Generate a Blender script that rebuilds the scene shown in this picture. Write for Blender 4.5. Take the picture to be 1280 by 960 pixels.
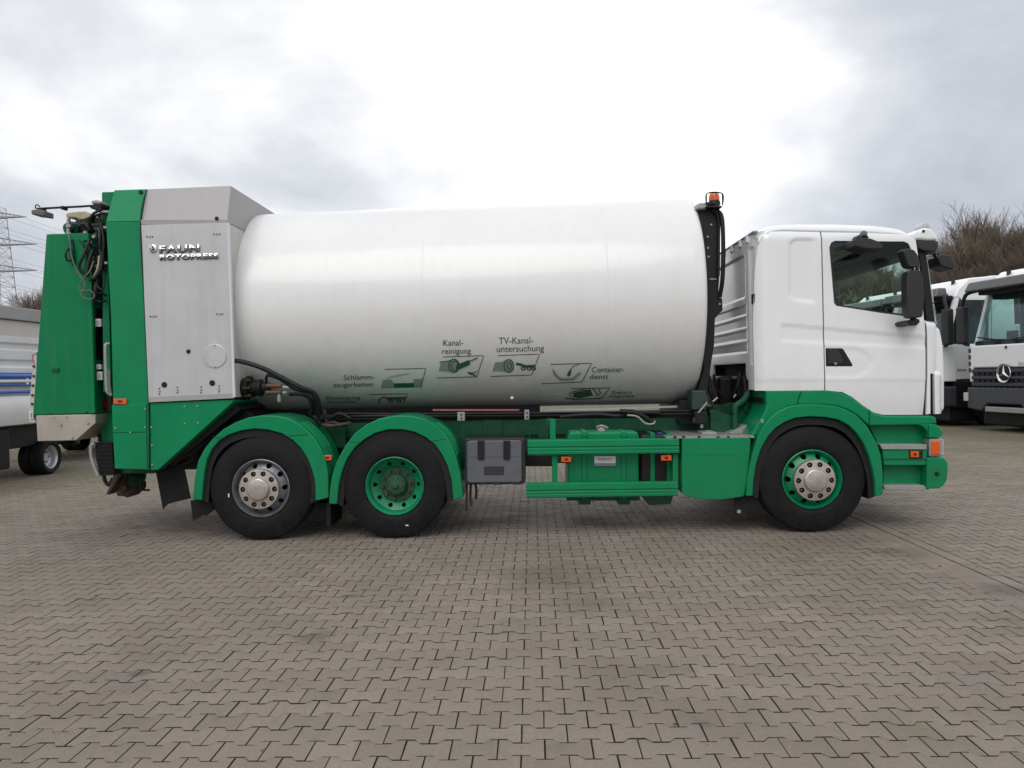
import bpy, bmesh, math, random
import numpy as np
from mathutils import Vector, Matrix
random.seed(7); rng = np.random.default_rng(7)
R = math.radians
for o in list(bpy.data.objects): bpy.data.objects.remove(o)
scn = bpy.context.scene
COL = scn.collection

# ---------------------------------------------------------------- camera
FPX = 950.0
cam_d = bpy.data.cameras.new('camera'); cam = bpy.data.objects.new('camera', cam_d); COL.objects.link(cam)
cam_d.sensor_width = 36.0; cam_d.lens = FPX / 1280 * 36.0; cam_d.clip_start = 0.05; cam_d.clip_end = 3000
CR = (Matrix.Rotation(R(1.5), 3, 'Z') @ Matrix.Rotation(R(90 - 0.6), 3, 'X') @ Matrix.Rotation(R(-1.15), 3, 'Z'))
CP = Vector((0, -7.43, 1.58))
cam.matrix_world = Matrix.Translation(CP) @ CR.to_4x4()
scn.camera = cam
scn.render.resolution_x, scn.render.resolution_y = 1024, 768

# ---------------------------------------------------------------- world, sun, exposure
scn.view_settings.view_transform = 'Standard'; scn.view_settings.look = 'None'
scn.view_settings.exposure = 0.0; scn.view_settings.gamma = 1.0
SUN_EL, SUN_AZ = 46, 192                    # veiled sun high behind the photographer
w = bpy.data.worlds.new("World"); scn.world = w; w.use_nodes = True
nt = w.node_tree; N = nt.nodes; L = nt.links
for n in list(N): N.remove(n)
def wn(t, **k):
    n = N.new(t)
    for a, b in k.items(): setattr(n, a, b)
    return n
out = wn('ShaderNodeOutputWorld')
sky = wn('ShaderNodeTexSky', sky_type='NISHITA'); sky.sun_disc = False
sky.sun_elevation = R(SUN_EL); sky.sun_rotation = R(SUN_AZ)
bg1 = wn('ShaderNodeBackground'); bg1.inputs[1].default_value = 0.10
L.new(sky.outputs[0], bg1.inputs[0])
tc = wn('ShaderNodeTexCoord'); sep = wn('ShaderNodeSeparateXYZ'); L.new(tc.outputs['Generated'], sep.inputs[0])
def wmath(op, a, b=None, clamp=False):
    n = wn('ShaderNodeMath', operation=op, use_clamp=clamp)
    for i, v in enumerate((a, b)):
        if v is None: continue
        if isinstance(v, (int, float)): n.inputs[i].default_value = v
        else: L.new(v, n.inputs[i])
    return n.outputs[0]
zz = wmath('ADD', wmath('MAXIMUM', sep.outputs[2], 0.0), 0.22)
cx_ = wmath('DIVIDE', sep.outputs[0], zz); cy_ = wmath('DIVIDE', sep.outputs[1], zz)
comb = wn('ShaderNodeCombineXYZ'); L.new(cx_, comb.inputs[0]); L.new(cy_, comb.inputs[1])
def wnoise(scale, det, rough, off, dist=0.0):
    m = wn('ShaderNodeMapping'); m.inputs['Location'].default_value = off; L.new(comb.outputs[0], m.inputs[0])
    n = wn('ShaderNodeTexNoise'); n.inputs['Scale'].default_value = scale; n.inputs['Detail'].default_value = det
    n.inputs['Roughness'].default_value = rough; n.inputs['Distortion'].default_value = dist
    L.new(m.outputs[0], n.inputs['Vector']); return n.outputs[0]
n1 = wnoise(0.85, 7, 0.50, (5.3, 2.2, 0), 0.35)
n2 = wnoise(2.2, 8, 0.6, (8.1, 4.7, 0), 0.2)
# thick bright cloud lit from behind round the hidden sun
dotv = wn('ShaderNodeVectorMath', operation='DOT_PRODUCT'); L.new(tc.outputs['Generated'], dotv.inputs[0])
sd = Vector((math.sin(R(0)) * math.cos(R(20)), math.cos(R(0)) * math.cos(R(20)), math.sin(R(20))))
dotv.inputs[1].default_value = sd
glow = wn('ShaderNodeMapRange'); glow.interpolation_type = 'SMOOTHSTEP'; L.new(dotv.outputs['Value'], glow.inputs[0])
glow.inputs[1].default_value = 0.86; glow.inputs[2].default_value = 0.995
cl = wmath('ADD', wmath('ADD', wmath('MULTIPLY', n1, 0.86), wmath('MULTIPLY', n2, 0.20)), -0.022)
v = wmath('ADD', wmath('ADD', cl, wmath('MULTIPLY', glow.outputs[0], 0.15)), wmath('MULTIPLY', wmath('MAXIMUM', sep.outputs[2], 0.0), 0.16))
v = wmath('ADD', v, -0.018)
ramp = wn('ShaderNodeValToRGB'); L.new(v, ramp.inputs[0])
cr = ramp.color_ramp; cr.elements[0].position = 0.36; cr.elements[0].color = (0.52, 0.54, 0.60, 1)
cr.elements[1].position = 0.62; cr.elements[1].color = (1.06, 1.06, 1.08, 1)
e = cr.elements.new(0.46); e.color = (0.65, 0.675, 0.73, 1)
e = cr.elements.new(0.56); e.color = (0.85, 0.87, 0.905, 1)
e = cr.elements.new(0.78); e.color = (1.75, 1.74, 1.72, 1)
bg2 = wn('ShaderNodeBackground'); bg2.inputs[1].default_value = 1.0; L.new(ramp.outputs[0], bg2.inputs[0])
mx = wn('ShaderNodeMixShader'); mx.inputs[0].default_value = 0.9
L.new(bg1.outputs[0], mx.inputs[1]); L.new(bg2.outputs[0], mx.inputs[2]); L.new(mx.outputs[0], out.inputs[0])
sl = bpy.data.lights.new('sun', 'SUN'); sl.energy = 1.3; sl.angle = R(38); sl.color = (1, 0.97, 0.92)
so = bpy.data.objects.new('sun', sl); COL.objects.link(so)
sdir = Vector((math.sin(R(SUN_AZ)) * math.cos(R(SUN_EL)), math.cos(R(SUN_AZ)) * math.cos(R(SUN_EL)), math.sin(R(SUN_EL))))
so.rotation_euler = sdir.to_track_quat('Z', 'Y').to_euler(); so.location = sdir * 60

# ---------------------------------------------------------------- measuring helpers
def ray(px, py): return CR @ Vector(((px - 640) / FPX, -(py - 480) / FPX, -1.0))
def P(px, py, Y=0.0):
    d = ray(px, py); t = (Y - CP.y) / d.y
    return CP + d * t
def G(px, py, Z=0.0):
    d = ray(px, py); t = (Z - CP.z) / d.z
    return CP + d * t

# ---------------------------------------------------------------- materials
MATS = {}
def mat(name, col, rough=0.5, metal=0.0, coat=0.0, var=0.12, scale=6.0, bump=0.0, bscale=60.0, dirt=0.0, dirtz=(0.3, 1.4),
        dirtcol=(0.10, 0.085, 0.065), streak=0.0, spec=0.5):
    m = bpy.data.materials.new(name); m.use_nodes = True; nt = m.node_tree; N = nt.nodes; L = nt.links
    b = N['Principled BSDF']; b.inputs['Metallic'].default_value = metal; b.inputs['Coat Weight'].default_value = coat
    b.inputs['Coat Roughness'].default_value = 0.12; b.inputs['Specular IOR Level'].default_value = spec
    geo = N.new('ShaderNodeNewGeometry')
    nz = N.new('ShaderNodeTexNoise'); nz.inputs['Scale'].default_value = scale; nz.inputs['Detail'].default_value = 6
    nz.inputs['Roughness'].default_value = 0.65; L.new(geo.outputs['Position'], nz.inputs['Vector'])
    mr = N.new('ShaderNodeMapRange'); L.new(nz.outputs[0], mr.inputs[0]); mr.inputs[1].default_value = 0.3; mr.inputs[2].default_value = 0.7
    mr.inputs[3].default_value = 1 - var; mr.inputs[4].default_value = 1 + var
    mul = N.new('ShaderNodeVectorMath'); mul.operation = 'SCALE'; mul.inputs[0].default_value = col[:3]; L.new(mr.outputs[0], mul.inputs['Scale'])
    last = mul.outputs[0]
    if streak:
        mp = N.new('ShaderNodeMapping'); mp.inputs['Scale'].default_value = (14, 14, 0.7); L.new(geo.outputs['Position'], mp.inputs[0])
        ns = N.new('ShaderNodeTexNoise'); ns.inputs['Scale'].default_value = 1.0; ns.inputs['Detail'].default_value = 5; L.new(mp.outputs[0], ns.inputs['Vector'])
        r2 = N.new('ShaderNodeMapRange'); L.new(ns.outputs[0], r2.inputs[0]); r2.inputs[1].default_value = 0.5; r2.inputs[2].default_value = 0.75
        r2.inputs[3].default_value = 0; r2.inputs[4].default_value = streak
        mi = N.new('ShaderNodeMix'); mi.data_type = 'RGBA'; L.new(r2.outputs[0], mi.inputs['Factor']); L.new(last, mi.inputs['A'])
        mi.inputs['B'].default_value = (0.25, 0.23, 0.19, 1); last = mi.outputs['Result']
    if dirt:
        sp = N.new('ShaderNodeSeparateXYZ'); L.new(geo.outputs['Position'], sp.inputs[0])
        r3 = N.new('ShaderNodeMapRange'); L.new(sp.outputs[2], r3.inputs[0]); r3.inputs[1].default_value = dirtz[1]; r3.inputs[2].default_value = dirtz[0]
        r3.inputs[3].default_value = 0; r3.inputs[4].default_value = dirt
        n3 = N.new('ShaderNodeTexNoise'); n3.inputs['Scale'].default_value = 9; n3.inputs['Detail'].default_value = 8; n3.inputs['Roughness'].default_value = 0.75
        L.new(geo.outputs['Position'], n3.inputs['Vector'])
        r4 = N.new('ShaderNodeMapRange'); L.new(n3.outputs[0], r4.inputs[0]); r4.inputs[1].default_value = 0.35; r4.inputs[2].default_value = 0.7
        mm = N.new('ShaderNodeMath'); mm.operation = 'MULTIPLY'; L.new(r3.outputs[0], mm.inputs[0]); L.new(r4.outputs[0], mm.inputs[1])
        mi = N.new('ShaderNodeMix'); mi.data_type = 'RGBA'; L.new(mm.outputs[0], mi.inputs['Factor']); L.new(last, mi.inputs['A'])
        mi.inputs['B'].default_value = (*dirtcol, 1); last = mi.outputs['Result']
    L.new(last, b.inputs['Base Color'])
    rr = N.new('ShaderNodeMapRange'); L.new(nz.outputs[0], rr.inputs[0]); rr.inputs[3].default_value = max(0.02, rough * 0.75); rr.inputs[4].default_value = min(1, rough * 1.3)
    L.new(rr.outputs[0], b.inputs['Roughness'])
    if bump:
        nb = N.new('ShaderNodeTexNoise'); nb.inputs['Scale'].default_value = bscale; nb.inputs['Detail'].default_value = 4; L.new(geo.outputs['Position'], nb.inputs['Vector'])
        bp = N.new('ShaderNodeBump'); bp.inputs['Strength'].default_value = bump; bp.inputs['Distance'].default_value = 0.01
        L.new(nb.outputs[0], bp.inputs['Height']); L.new(bp.outputs[0], b.inputs['Normal'])
    MATS[name] = m; return m
GREEN = mat('green_paint', (0.0, 0.205, 0.079), 0.32, coat=0.08, spec=0.22, var=0.11, scale=2.5, dirt=0.5, bump=0.03, bscale=8, dirtz=(0.1, 1.15), dirtcol=(0.05, 0.075, 0.05))
GREEN2 = mat('green_frame_paint', (0.001, 0.085, 0.038), 0.55, spec=0.3, var=0.3, scale=9, dirt=0.85, dirtz=(0.4, 2.0), dirtcol=(0.03, 0.035, 0.03))
GREEN3 = mat('green_tailgate_paint', (0.0, 0.165, 0.062), 0.45, coat=0.0, spec=0.22, var=0.1, scale=2, dirt=0.12, bump=0.03, bscale=5, streak=0.08)
WHITE = mat('white_cab_paint', (0.78, 0.79, 0.80), 0.22, coat=0.6, var=0.03, scale=3, dirt=0.2, dirtz=(1.0, 2.2), dirtcol=(0.4, 0.38, 0.34))
DRUMW = mat('white_drum_paint', (0.75, 0.75, 0.75), 0.30, coat=0.35, var=0.03, scale=1.2, streak=0.05, dirt=0.32, dirtz=(1.15, 2.3), dirtcol=(0.33, 0.33, 0.28), bump=0.02, bscale=1.5)
PANEL = mat('silver_panel_paint', (0.50, 0.50, 0.515), 0.40, metal=0.25, var=0.05, scale=3, streak=0.14, bump=0.02, bscale=4)
HROOF = mat('grey_roof_sheet', (0.33, 0.32, 0.325), 0.5, metal=0.2, var=0.05, scale=3, streak=0.1)
BEIGE = mat('pale_metal', (0.52, 0.51, 0.48), 0.5, var=0.07, scale=4, streak=0.25)
STEEL = mat('stainless_sheet', (0.42, 0.38, 0.34), 0.5, metal=0.4, var=0.12, scale=5, streak=0.25)
BLACK = mat('black_metal', (0.007, 0.007, 0.009), 0.5, var=0.3, scale=12, dirt=0.08, spec=0.35)
PLAST = mat('black_plastic', (0.016, 0.016, 0.018), 0.5, var=0.15, bump=0.15, bscale=300)
GREYP = mat('grey_box_plastic', (0.095, 0.10, 0.115), 0.55, var=0.1, bump=0.08, bscale=250, dirt=0.1)
RUBBER = mat('tyre_rubber', (0.008, 0.0078, 0.009), 0.7, var=0.4, scale=9, dirt=0.25, dirtz=(-0.1, 0.7), dirtcol=(0.05, 0.044, 0.038), bump=0.1, bscale=90, spec=0.22)
RIM = mat('painted_rim', (0.22, 0.23, 0.25), 0.4, metal=0.5, var=0.2, scale=12, dirt=0.3, dirtcol=(0.08, 0.07, 0.06))
HUB = mat('hub_cover_steel', (0.50, 0.45, 0.41), 0.36, metal=0.75, var=0.18, scale=14, bump=0.05)
HUBD = mat('dirty_green_hub', (0.012, 0.09, 0.045), 0.7, var=0.5, scale=25, dirt=0.8, dirtz=(0.2, 1.6), dirtcol=(0.03, 0.025, 0.02))
RIMG = mat('green_rim', (0.0, 0.22, 0.09), 0.38, coat=0.1, var=0.2, scale=14, dirt=0.25, dirtz=(0.2, 1.2), dirtcol=(0.04, 0.05, 0.04))
NUT = mat('rusty_nut', (0.07, 0.045, 0.035), 0.7, var=0.4, scale=40)
RUST = mat('rusty_iron', (0.07, 0.042, 0.03), 0.85, var=0.5, scale=20, bump=0.5, bscale=60)
LETTER = mat('cast_lettering', (0.52, 0.53, 0.55), 0.28, metal=1.0, var=0.03)
CHROME = mat('chrome', (0.75, 0.76, 0.78), 0.12, metal=1.0, var=0.02)
LGREY = mat('light_grey_metal', (0.31, 0.31, 0.305), 0.45, metal=0.3, var=0.12, scale=20)
TREAD = mat('tread_plate', (0.33, 0.31, 0.29), 0.5, metal=0.5, var=0.25, scale=30, bump=0.6, bscale=45)
DECAL = mat('dark_green_print', (0.045, 0.085, 0.07), 0.5, var=0.1)
DECAL2 = mat('mid_green_print', (0.022, 0.10, 0.062), 0.5, var=0.1)
DECALG = mat('grey_green_print', (0.27, 0.31, 0.28), 0.5, var=0.1)
STICK = mat('white_sticker', (0.62, 0.62, 0.63), 0.5, var=0.05)
INK = mat('black_ink', (0.02, 0.02, 0.03), 0.6)
BLUE = mat('blue_paint', (0.02, 0.12, 0.48), 0.4, var=0.1)
PINK = mat('faded_red', (0.45, 0.14, 0.15), 0.6, var=0.2)
SEATM = mat('seat_cloth', (0.04, 0.045, 0.055), 0.9)
FASCIA = mat('grey_fascia', (0.34, 0.33, 0.33), 0.7, var=0.08, scale=1.5)
CONC = mat('pale_wall_panel', (0.62, 0.60, 0.56), 0.8, var=0.08, scale=1.0, streak=0.12)
def lamp_mat(name, col, e=0.0):
    m = mat(name, col, 0.18, var=0.12, scale=30, coat=0.5)
    b = m.node_tree.nodes['Principled BSDF']; b.inputs['Transmission Weight'].default_value = 0.25
    return m
ORANGE = lamp_mat('orange_lens', (0.90, 0.12, 0.004)); REDL = lamp_mat('red_lens', (0.10, 0.004, 0.008)); CLEAR = lamp_mat('clear_lens', (0.6, 0.6, 0.62))
YLAMP = mat('yellowed_lamp', (0.36, 0.33, 0.22), 0.4, var=0.2, scale=20)
def glass_mat(name, tint, gl=0.08):
    m = bpy.data.materials.new(name); m.use_nodes = True; nt = m.node_tree; N = nt.nodes; L = nt.links
    for n in list(N): N.remove(n)
    o = N.new('ShaderNodeOutputMaterial'); t = N.new('ShaderNodeBsdfTransparent'); t.inputs[0].default_value = (*tint, 1)
    g = N.new('ShaderNodeBsdfGlossy'); g.inputs['Roughness'].default_value = 0.02; g.inputs[0].default_value = (0.9, 0.95, 0.95, 1)
    f0 = N.new('ShaderNodeLayerWeight'); f = N.new('ShaderNodeMath'); f.operation = 'POWER'; L.new(f0.outputs['Facing'], f.inputs[0]); f.inputs[1].default_value = 5.0; a = N.new('ShaderNodeMath'); a.operation = 'MULTIPLY_ADD'; a.inputs[1].default_value = 0.9; a.inputs[2].default_value = gl
    L.new(f.outputs[0], a.inputs[0]); mx = N.new('ShaderNodeMixShader'); L.new(a.outputs[0], mx.inputs[0]); L.new(t.outputs[0], mx.inputs[1]); L.new(g.outputs[0], mx.inputs[2])
    L.new(mx.outputs[0], o.inputs[0]); return m
GLASS = glass_mat('tinted_glass', (0.84, 0.92, 0.89), 0.012); GLASS2 = glass_mat('windscreen_glass', (0.82, 0.93, 0.90), 0.02)

# ---------------------------------------------------------------- builders
def link(name, me, m, parent=None, smooth=None, kind=None):
    o = bpy.data.objects.new(name, me)
    if m is not None and len(me.materials) == 0: me.materials.append(m)
    COL.objects.link(o)
    if parent is not None:
        o.parent = parent
        if parent.type == 'EMPTY' and parent.get('_world'): o.matrix_parent_inverse = Matrix.Translation(parent.location).inverted()
    if kind: o['kind'] = kind
    if smooth is not None:
        me.shade_smooth()
        if smooth < 180: me.set_sharp_from_angle(angle=R(smooth))
    return o
def thing(name, label, cat, loc=(0, 0, 0), group=None, world=True):
    o = bpy.data.objects.new(name, None); COL.objects.link(o); o.location = loc; o.empty_display_size = 0.3
    o['label'] = label; o['category'] = cat
    if world: o['_world'] = 1
    if group: o['group'] = group
    return o
def bevel_mod(o, width, seg=3, ang=30):
    if width:
        b = o.modifiers.new('bevel', 'BEVEL'); b.width = width; b.segments = seg; b.limit_method = 'ANGLE'; b.angle_limit = R(ang)
        b.harden_normals = True
def mesh_from(verts, faces, name='mesh'):
    me = bpy.data.meshes.new(name); me.from_pydata([tuple(v) for v in verts], [], faces)
    bm = bmesh.new(); bm.from_mesh(me); bmesh.ops.recalc_face_normals(bm, faces=bm.faces); bm.to_mesh(me); bm.free()
    return me
def prism(name, front, back, m, parent, bevel=0.006, seg=3):
    n = len(front); vs = list(front) + list(back)
    fs = [list(range(n)), list(range(2 * n - 1, n - 1, -1))] + [[i, (i + 1) % n, n + (i + 1) % n, n + i] for i in range(n)]
    me = mesh_from(vs, fs, name)
    o = link(name, me, m, parent); me.shade_smooth()
    if bevel: bevel_mod(o, bevel, seg)
    else: me.set_sharp_from_angle(angle=R(30))
    return o
def slab(name, pts, Y0, Y1, m, parent, bevel=0.006, seg=3):
    """pts: outline (px, py[, Y]) read at depth Y0, extruded straight back to Y1"""
    fr = []; bk = []
    for p in pts:
        y = p[2] if len(p) > 2 else Y0
        v = P(p[0], p[1], y); fr.append(v); bk.append(Vector((v.x, Y1 - (y - Y0) if len(p) > 2 else Y1, v.z)))
    return prism(name, fr, bk, m, parent, bevel, seg)
def xprism(name, prof, x0, x1, m, parent, bevel=0.006, seg=3):
    """prof: outline (y, z) extruded along X"""
    return prism(name, [Vector((x0, y, z)) for y, z in prof], [Vector((x1, y, z)) for y, z in prof], m, parent, bevel, seg)
def box(name, a, b, m, parent, bevel=0.004):
    (x0, y0, z0), (x1, y1, z1) = a, b
    return xprism(name, [(y0, z0), (y1, z0), (y1, z1), (y0, z1)], x0, x1, m, parent, bevel)
def pbox(name, px0, py0, px1, py1, Y0, Y1, m, parent, bevel=0.004):
    return slab(name, [(px0, py0), (px1, py0), (px1, py1), (px0, py1)], Y0, Y1, m, parent, bevel)
def tube_data(pts, r, seg=8, closed=False):
    pts = [Vector(p) for p in pts]; vs = []; fs = []; n = len(pts)
    rs = r if isinstance(r, (list, tuple)) else [r] * n
    up = Vector((0, 0, 1)); prev = None
    for i, p in enumerate(pts):
        t = (pts[min(i + 1, n - 1)] - pts[max(i - 1, 0)]).normalized()
        if prev is None:
            a = t.cross(up) if abs(t.dot(up)) < 0.95 else t.cross(Vector((1, 0, 0)))
        else: a = prev - t * prev.dot(t)
        a.normalize(); prev = a; b = t.cross(a)
        for k in range(seg):
            an = 2 * math.pi * k / seg; vs.append(p + (a * math.cos(an) + b * math.sin(an)) * rs[i])
    for i in range(n - 1):
        for k in range(seg):
            k2 = (k + 1) % seg; fs.append([i * seg + k, i * seg + k2, (i + 1) * seg + k2, (i + 1) * seg + k])
    fs.append(list(range(seg))[::-1]); fs.append([(n - 1) * seg + k for k in range(seg)])
    return vs, fs
def smooth_path(pts, n=8):
    pts = [Vector(p) for p in pts]; out = []
    for i in range(len(pts) - 1):
        p0 = pts[max(i - 1, 0)]; p1 = pts[i]; p2 = pts[i + 1]; p3 = pts[min(i + 2, len(pts) - 1)]
        for k in range(n):
            t = k / n
            out.append(0.5 * ((2 * p1) + (p2 - p0) * t + (2 * p0 - 5 * p1 + 4 * p2 - p3) * t * t + (3 * p1 - p0 - 3 * p2 + p3) * t ** 3))
    out.append(pts[-1]); return out
def tube(name, pts, r, m, parent, seg=8, curve=True):
    if curve and len(pts) > 2: pts = smooth_path(pts)
    vs, fs = tube_data(pts, r, seg); me = mesh_from(vs, fs, name); return link(name, me, m, parent, smooth=50)
def tubes(name, lst, m, parent, seg=8):
    V = []; F = []
    for pts, r in lst:
        if len(pts) > 2: pts = smooth_path(pts)
        vs, fs = tube_data(pts, r, seg); b = len(V); V += vs; F += [[i + b for i in f] for f in fs]
    return link(name, mesh_from(V, F, name), m, parent, smooth=50)
def ptube(name, pp, r, m, parent, seg=8):     # pp: (px,py,Y)
    return tube(name, [P(*p) for p in pp], r, m, parent, seg)
def lathe_data(prof, c, axis='Y', n=48, flip=1):
    """prof: (radius, offset along axis)"""
    vs = []; fs = []; c = Vector(c)
    for r, o in prof:
        for k in range(n):
            a = 2 * math.pi * k / n; ca, sa = math.cos(a) * r, math.sin(a) * r
            if axis == 'Y': vs.append(c + Vector((ca, o * flip, sa)))
            elif axis == 'X': vs.append(c + Vector((o * flip, ca, sa)))
            else: vs.append(c + Vector((ca, sa, o * flip)))
    for i in range(len(prof) - 1):
        for k in range(n):
            k2 = (k + 1) % n; fs.append([i * n + k, i * n + k2, (i + 1) * n + k2, (i + 1) * n + k])
    if prof[0][0] > 1e-4: pass
    return vs, fs
def lathe(name, prof, c, m, parent, axis='Y', n=48, flip=1, sharp=35):
    vs, fs = lathe_data(prof, c, axis, n, flip); me = mesh_from(vs, fs, name)
    bm = bmesh.new(); bm.from_mesh(me); bmesh.ops.remove_doubles(bm, verts=bm.verts, dist=1e-5); bmesh.ops.recalc_face_normals(bm, faces=bm.faces); bm.to_mesh(me); bm.free()
    return link(name, me, m, parent, smooth=sharp)
def panel(name, outline, Y0, f, m, parent, holes=(), step=3.0, thick=0.03, bevel=0.007, mirror=None):
    bm = bmesh.new(); vs = [bm.verts.new((x, y, 0)) for x, y in outline]; bm.faces.new(vs)
    xs = [p[0] for p in outline]; ys = [p[1] for p in outline]
    def cut(co, no):
        bmesh.ops.bisect_plane(bm, geom=bm.verts[:] + bm.edges[:] + bm.faces[:], plane_co=co, plane_no=no, dist=1e-4)
    x = min(xs) + step
    while x < max(xs) - 0.5: cut((x, 0, 0), (1, 0, 0)); x += step
    y = min(ys) + step
    while y < max(ys) - 0.5: cut((0, y, 0), (0, 1, 0)); y += step
    for h in holes:
        n = len(h)
        for i in range(n):
            a = Vector((*h[i], 0)); b = Vector((*h[(i + 1) % n], 0)); d = b - a
            cut(a, Vector((-d.y, d.x, 0)).normalized())
        def inside(p):
            s = 0
            for i in range(n):
                a = h[i]; b = h[(i + 1) % n]; cr_ = (b[0] - a[0]) * (p.y - a[1]) - (b[1] - a[1]) * (p.x - a[0])
                if abs(cr_) < 1e-6: continue
                if s == 0: s = 1 if cr_ > 0 else -1
                elif (cr_ > 0) != (s > 0): return False
            return True
        bmesh.ops.delete(bm, geom=[fc for fc in bm.faces if inside(fc.calc_center_median())], context='FACES')
    for v_ in bm.verts:
        px, py = v_.co.x, v_.co.y; v_.co = P(px, py, Y0); v_.co.y = Y0 + f(px, py)
    if mirror is not None:
        for v_ in bm.verts: v_.co.y = mirror - v_.co.y
    bmesh.ops.recalc_face_normals(bm, faces=bm.faces)
    bm.faces.ensure_lookup_table(); ny = sum(fc.normal.y * fc.calc_area() for fc in bm.faces)
    if (ny > 0) != (mirror is not None): bmesh.ops.reverse_faces(bm, faces=bm.faces)
    me = bpy.data.meshes.new(name); bm.to_mesh(me); bm.free(); me.shade_smooth()
    o = link(name, me, m, parent)
    s = o.modifiers.new('solid', 'SOLIDIFY'); s.thickness = thick; s.offset = -1
    if bevel: bevel_mod(o, bevel, 3, 50)
    return o
def textmesh(s, size=1.0, ext=0.0, shear=0.0, offset=0.0, sx=1.0, space=1.0, align='LEFT', bev=0.0):
    cu = bpy.data.curves.new('lettering', 'FONT'); cu.body = s; cu.size = size; cu.extrude = ext; cu.shear = shear; cu.offset = offset
    cu.space_character = space; cu.align_x = align; cu.resolution_u = 3; cu.bevel_depth = bev
    ob = bpy.data.objects.new('lettering', cu); COL.objects.link(ob)
    dg = bpy.context.evaluated_depsgraph_get(); dg.update()
    me = bpy.data.meshes.new_from_object(ob.evaluated_get(dg)); me.materials.clear()
    bpy.data.objects.remove(ob); bpy.data.curves.remove(cu)
    for v_ in me.vertices: v_.co.x *= sx
    return me
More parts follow.
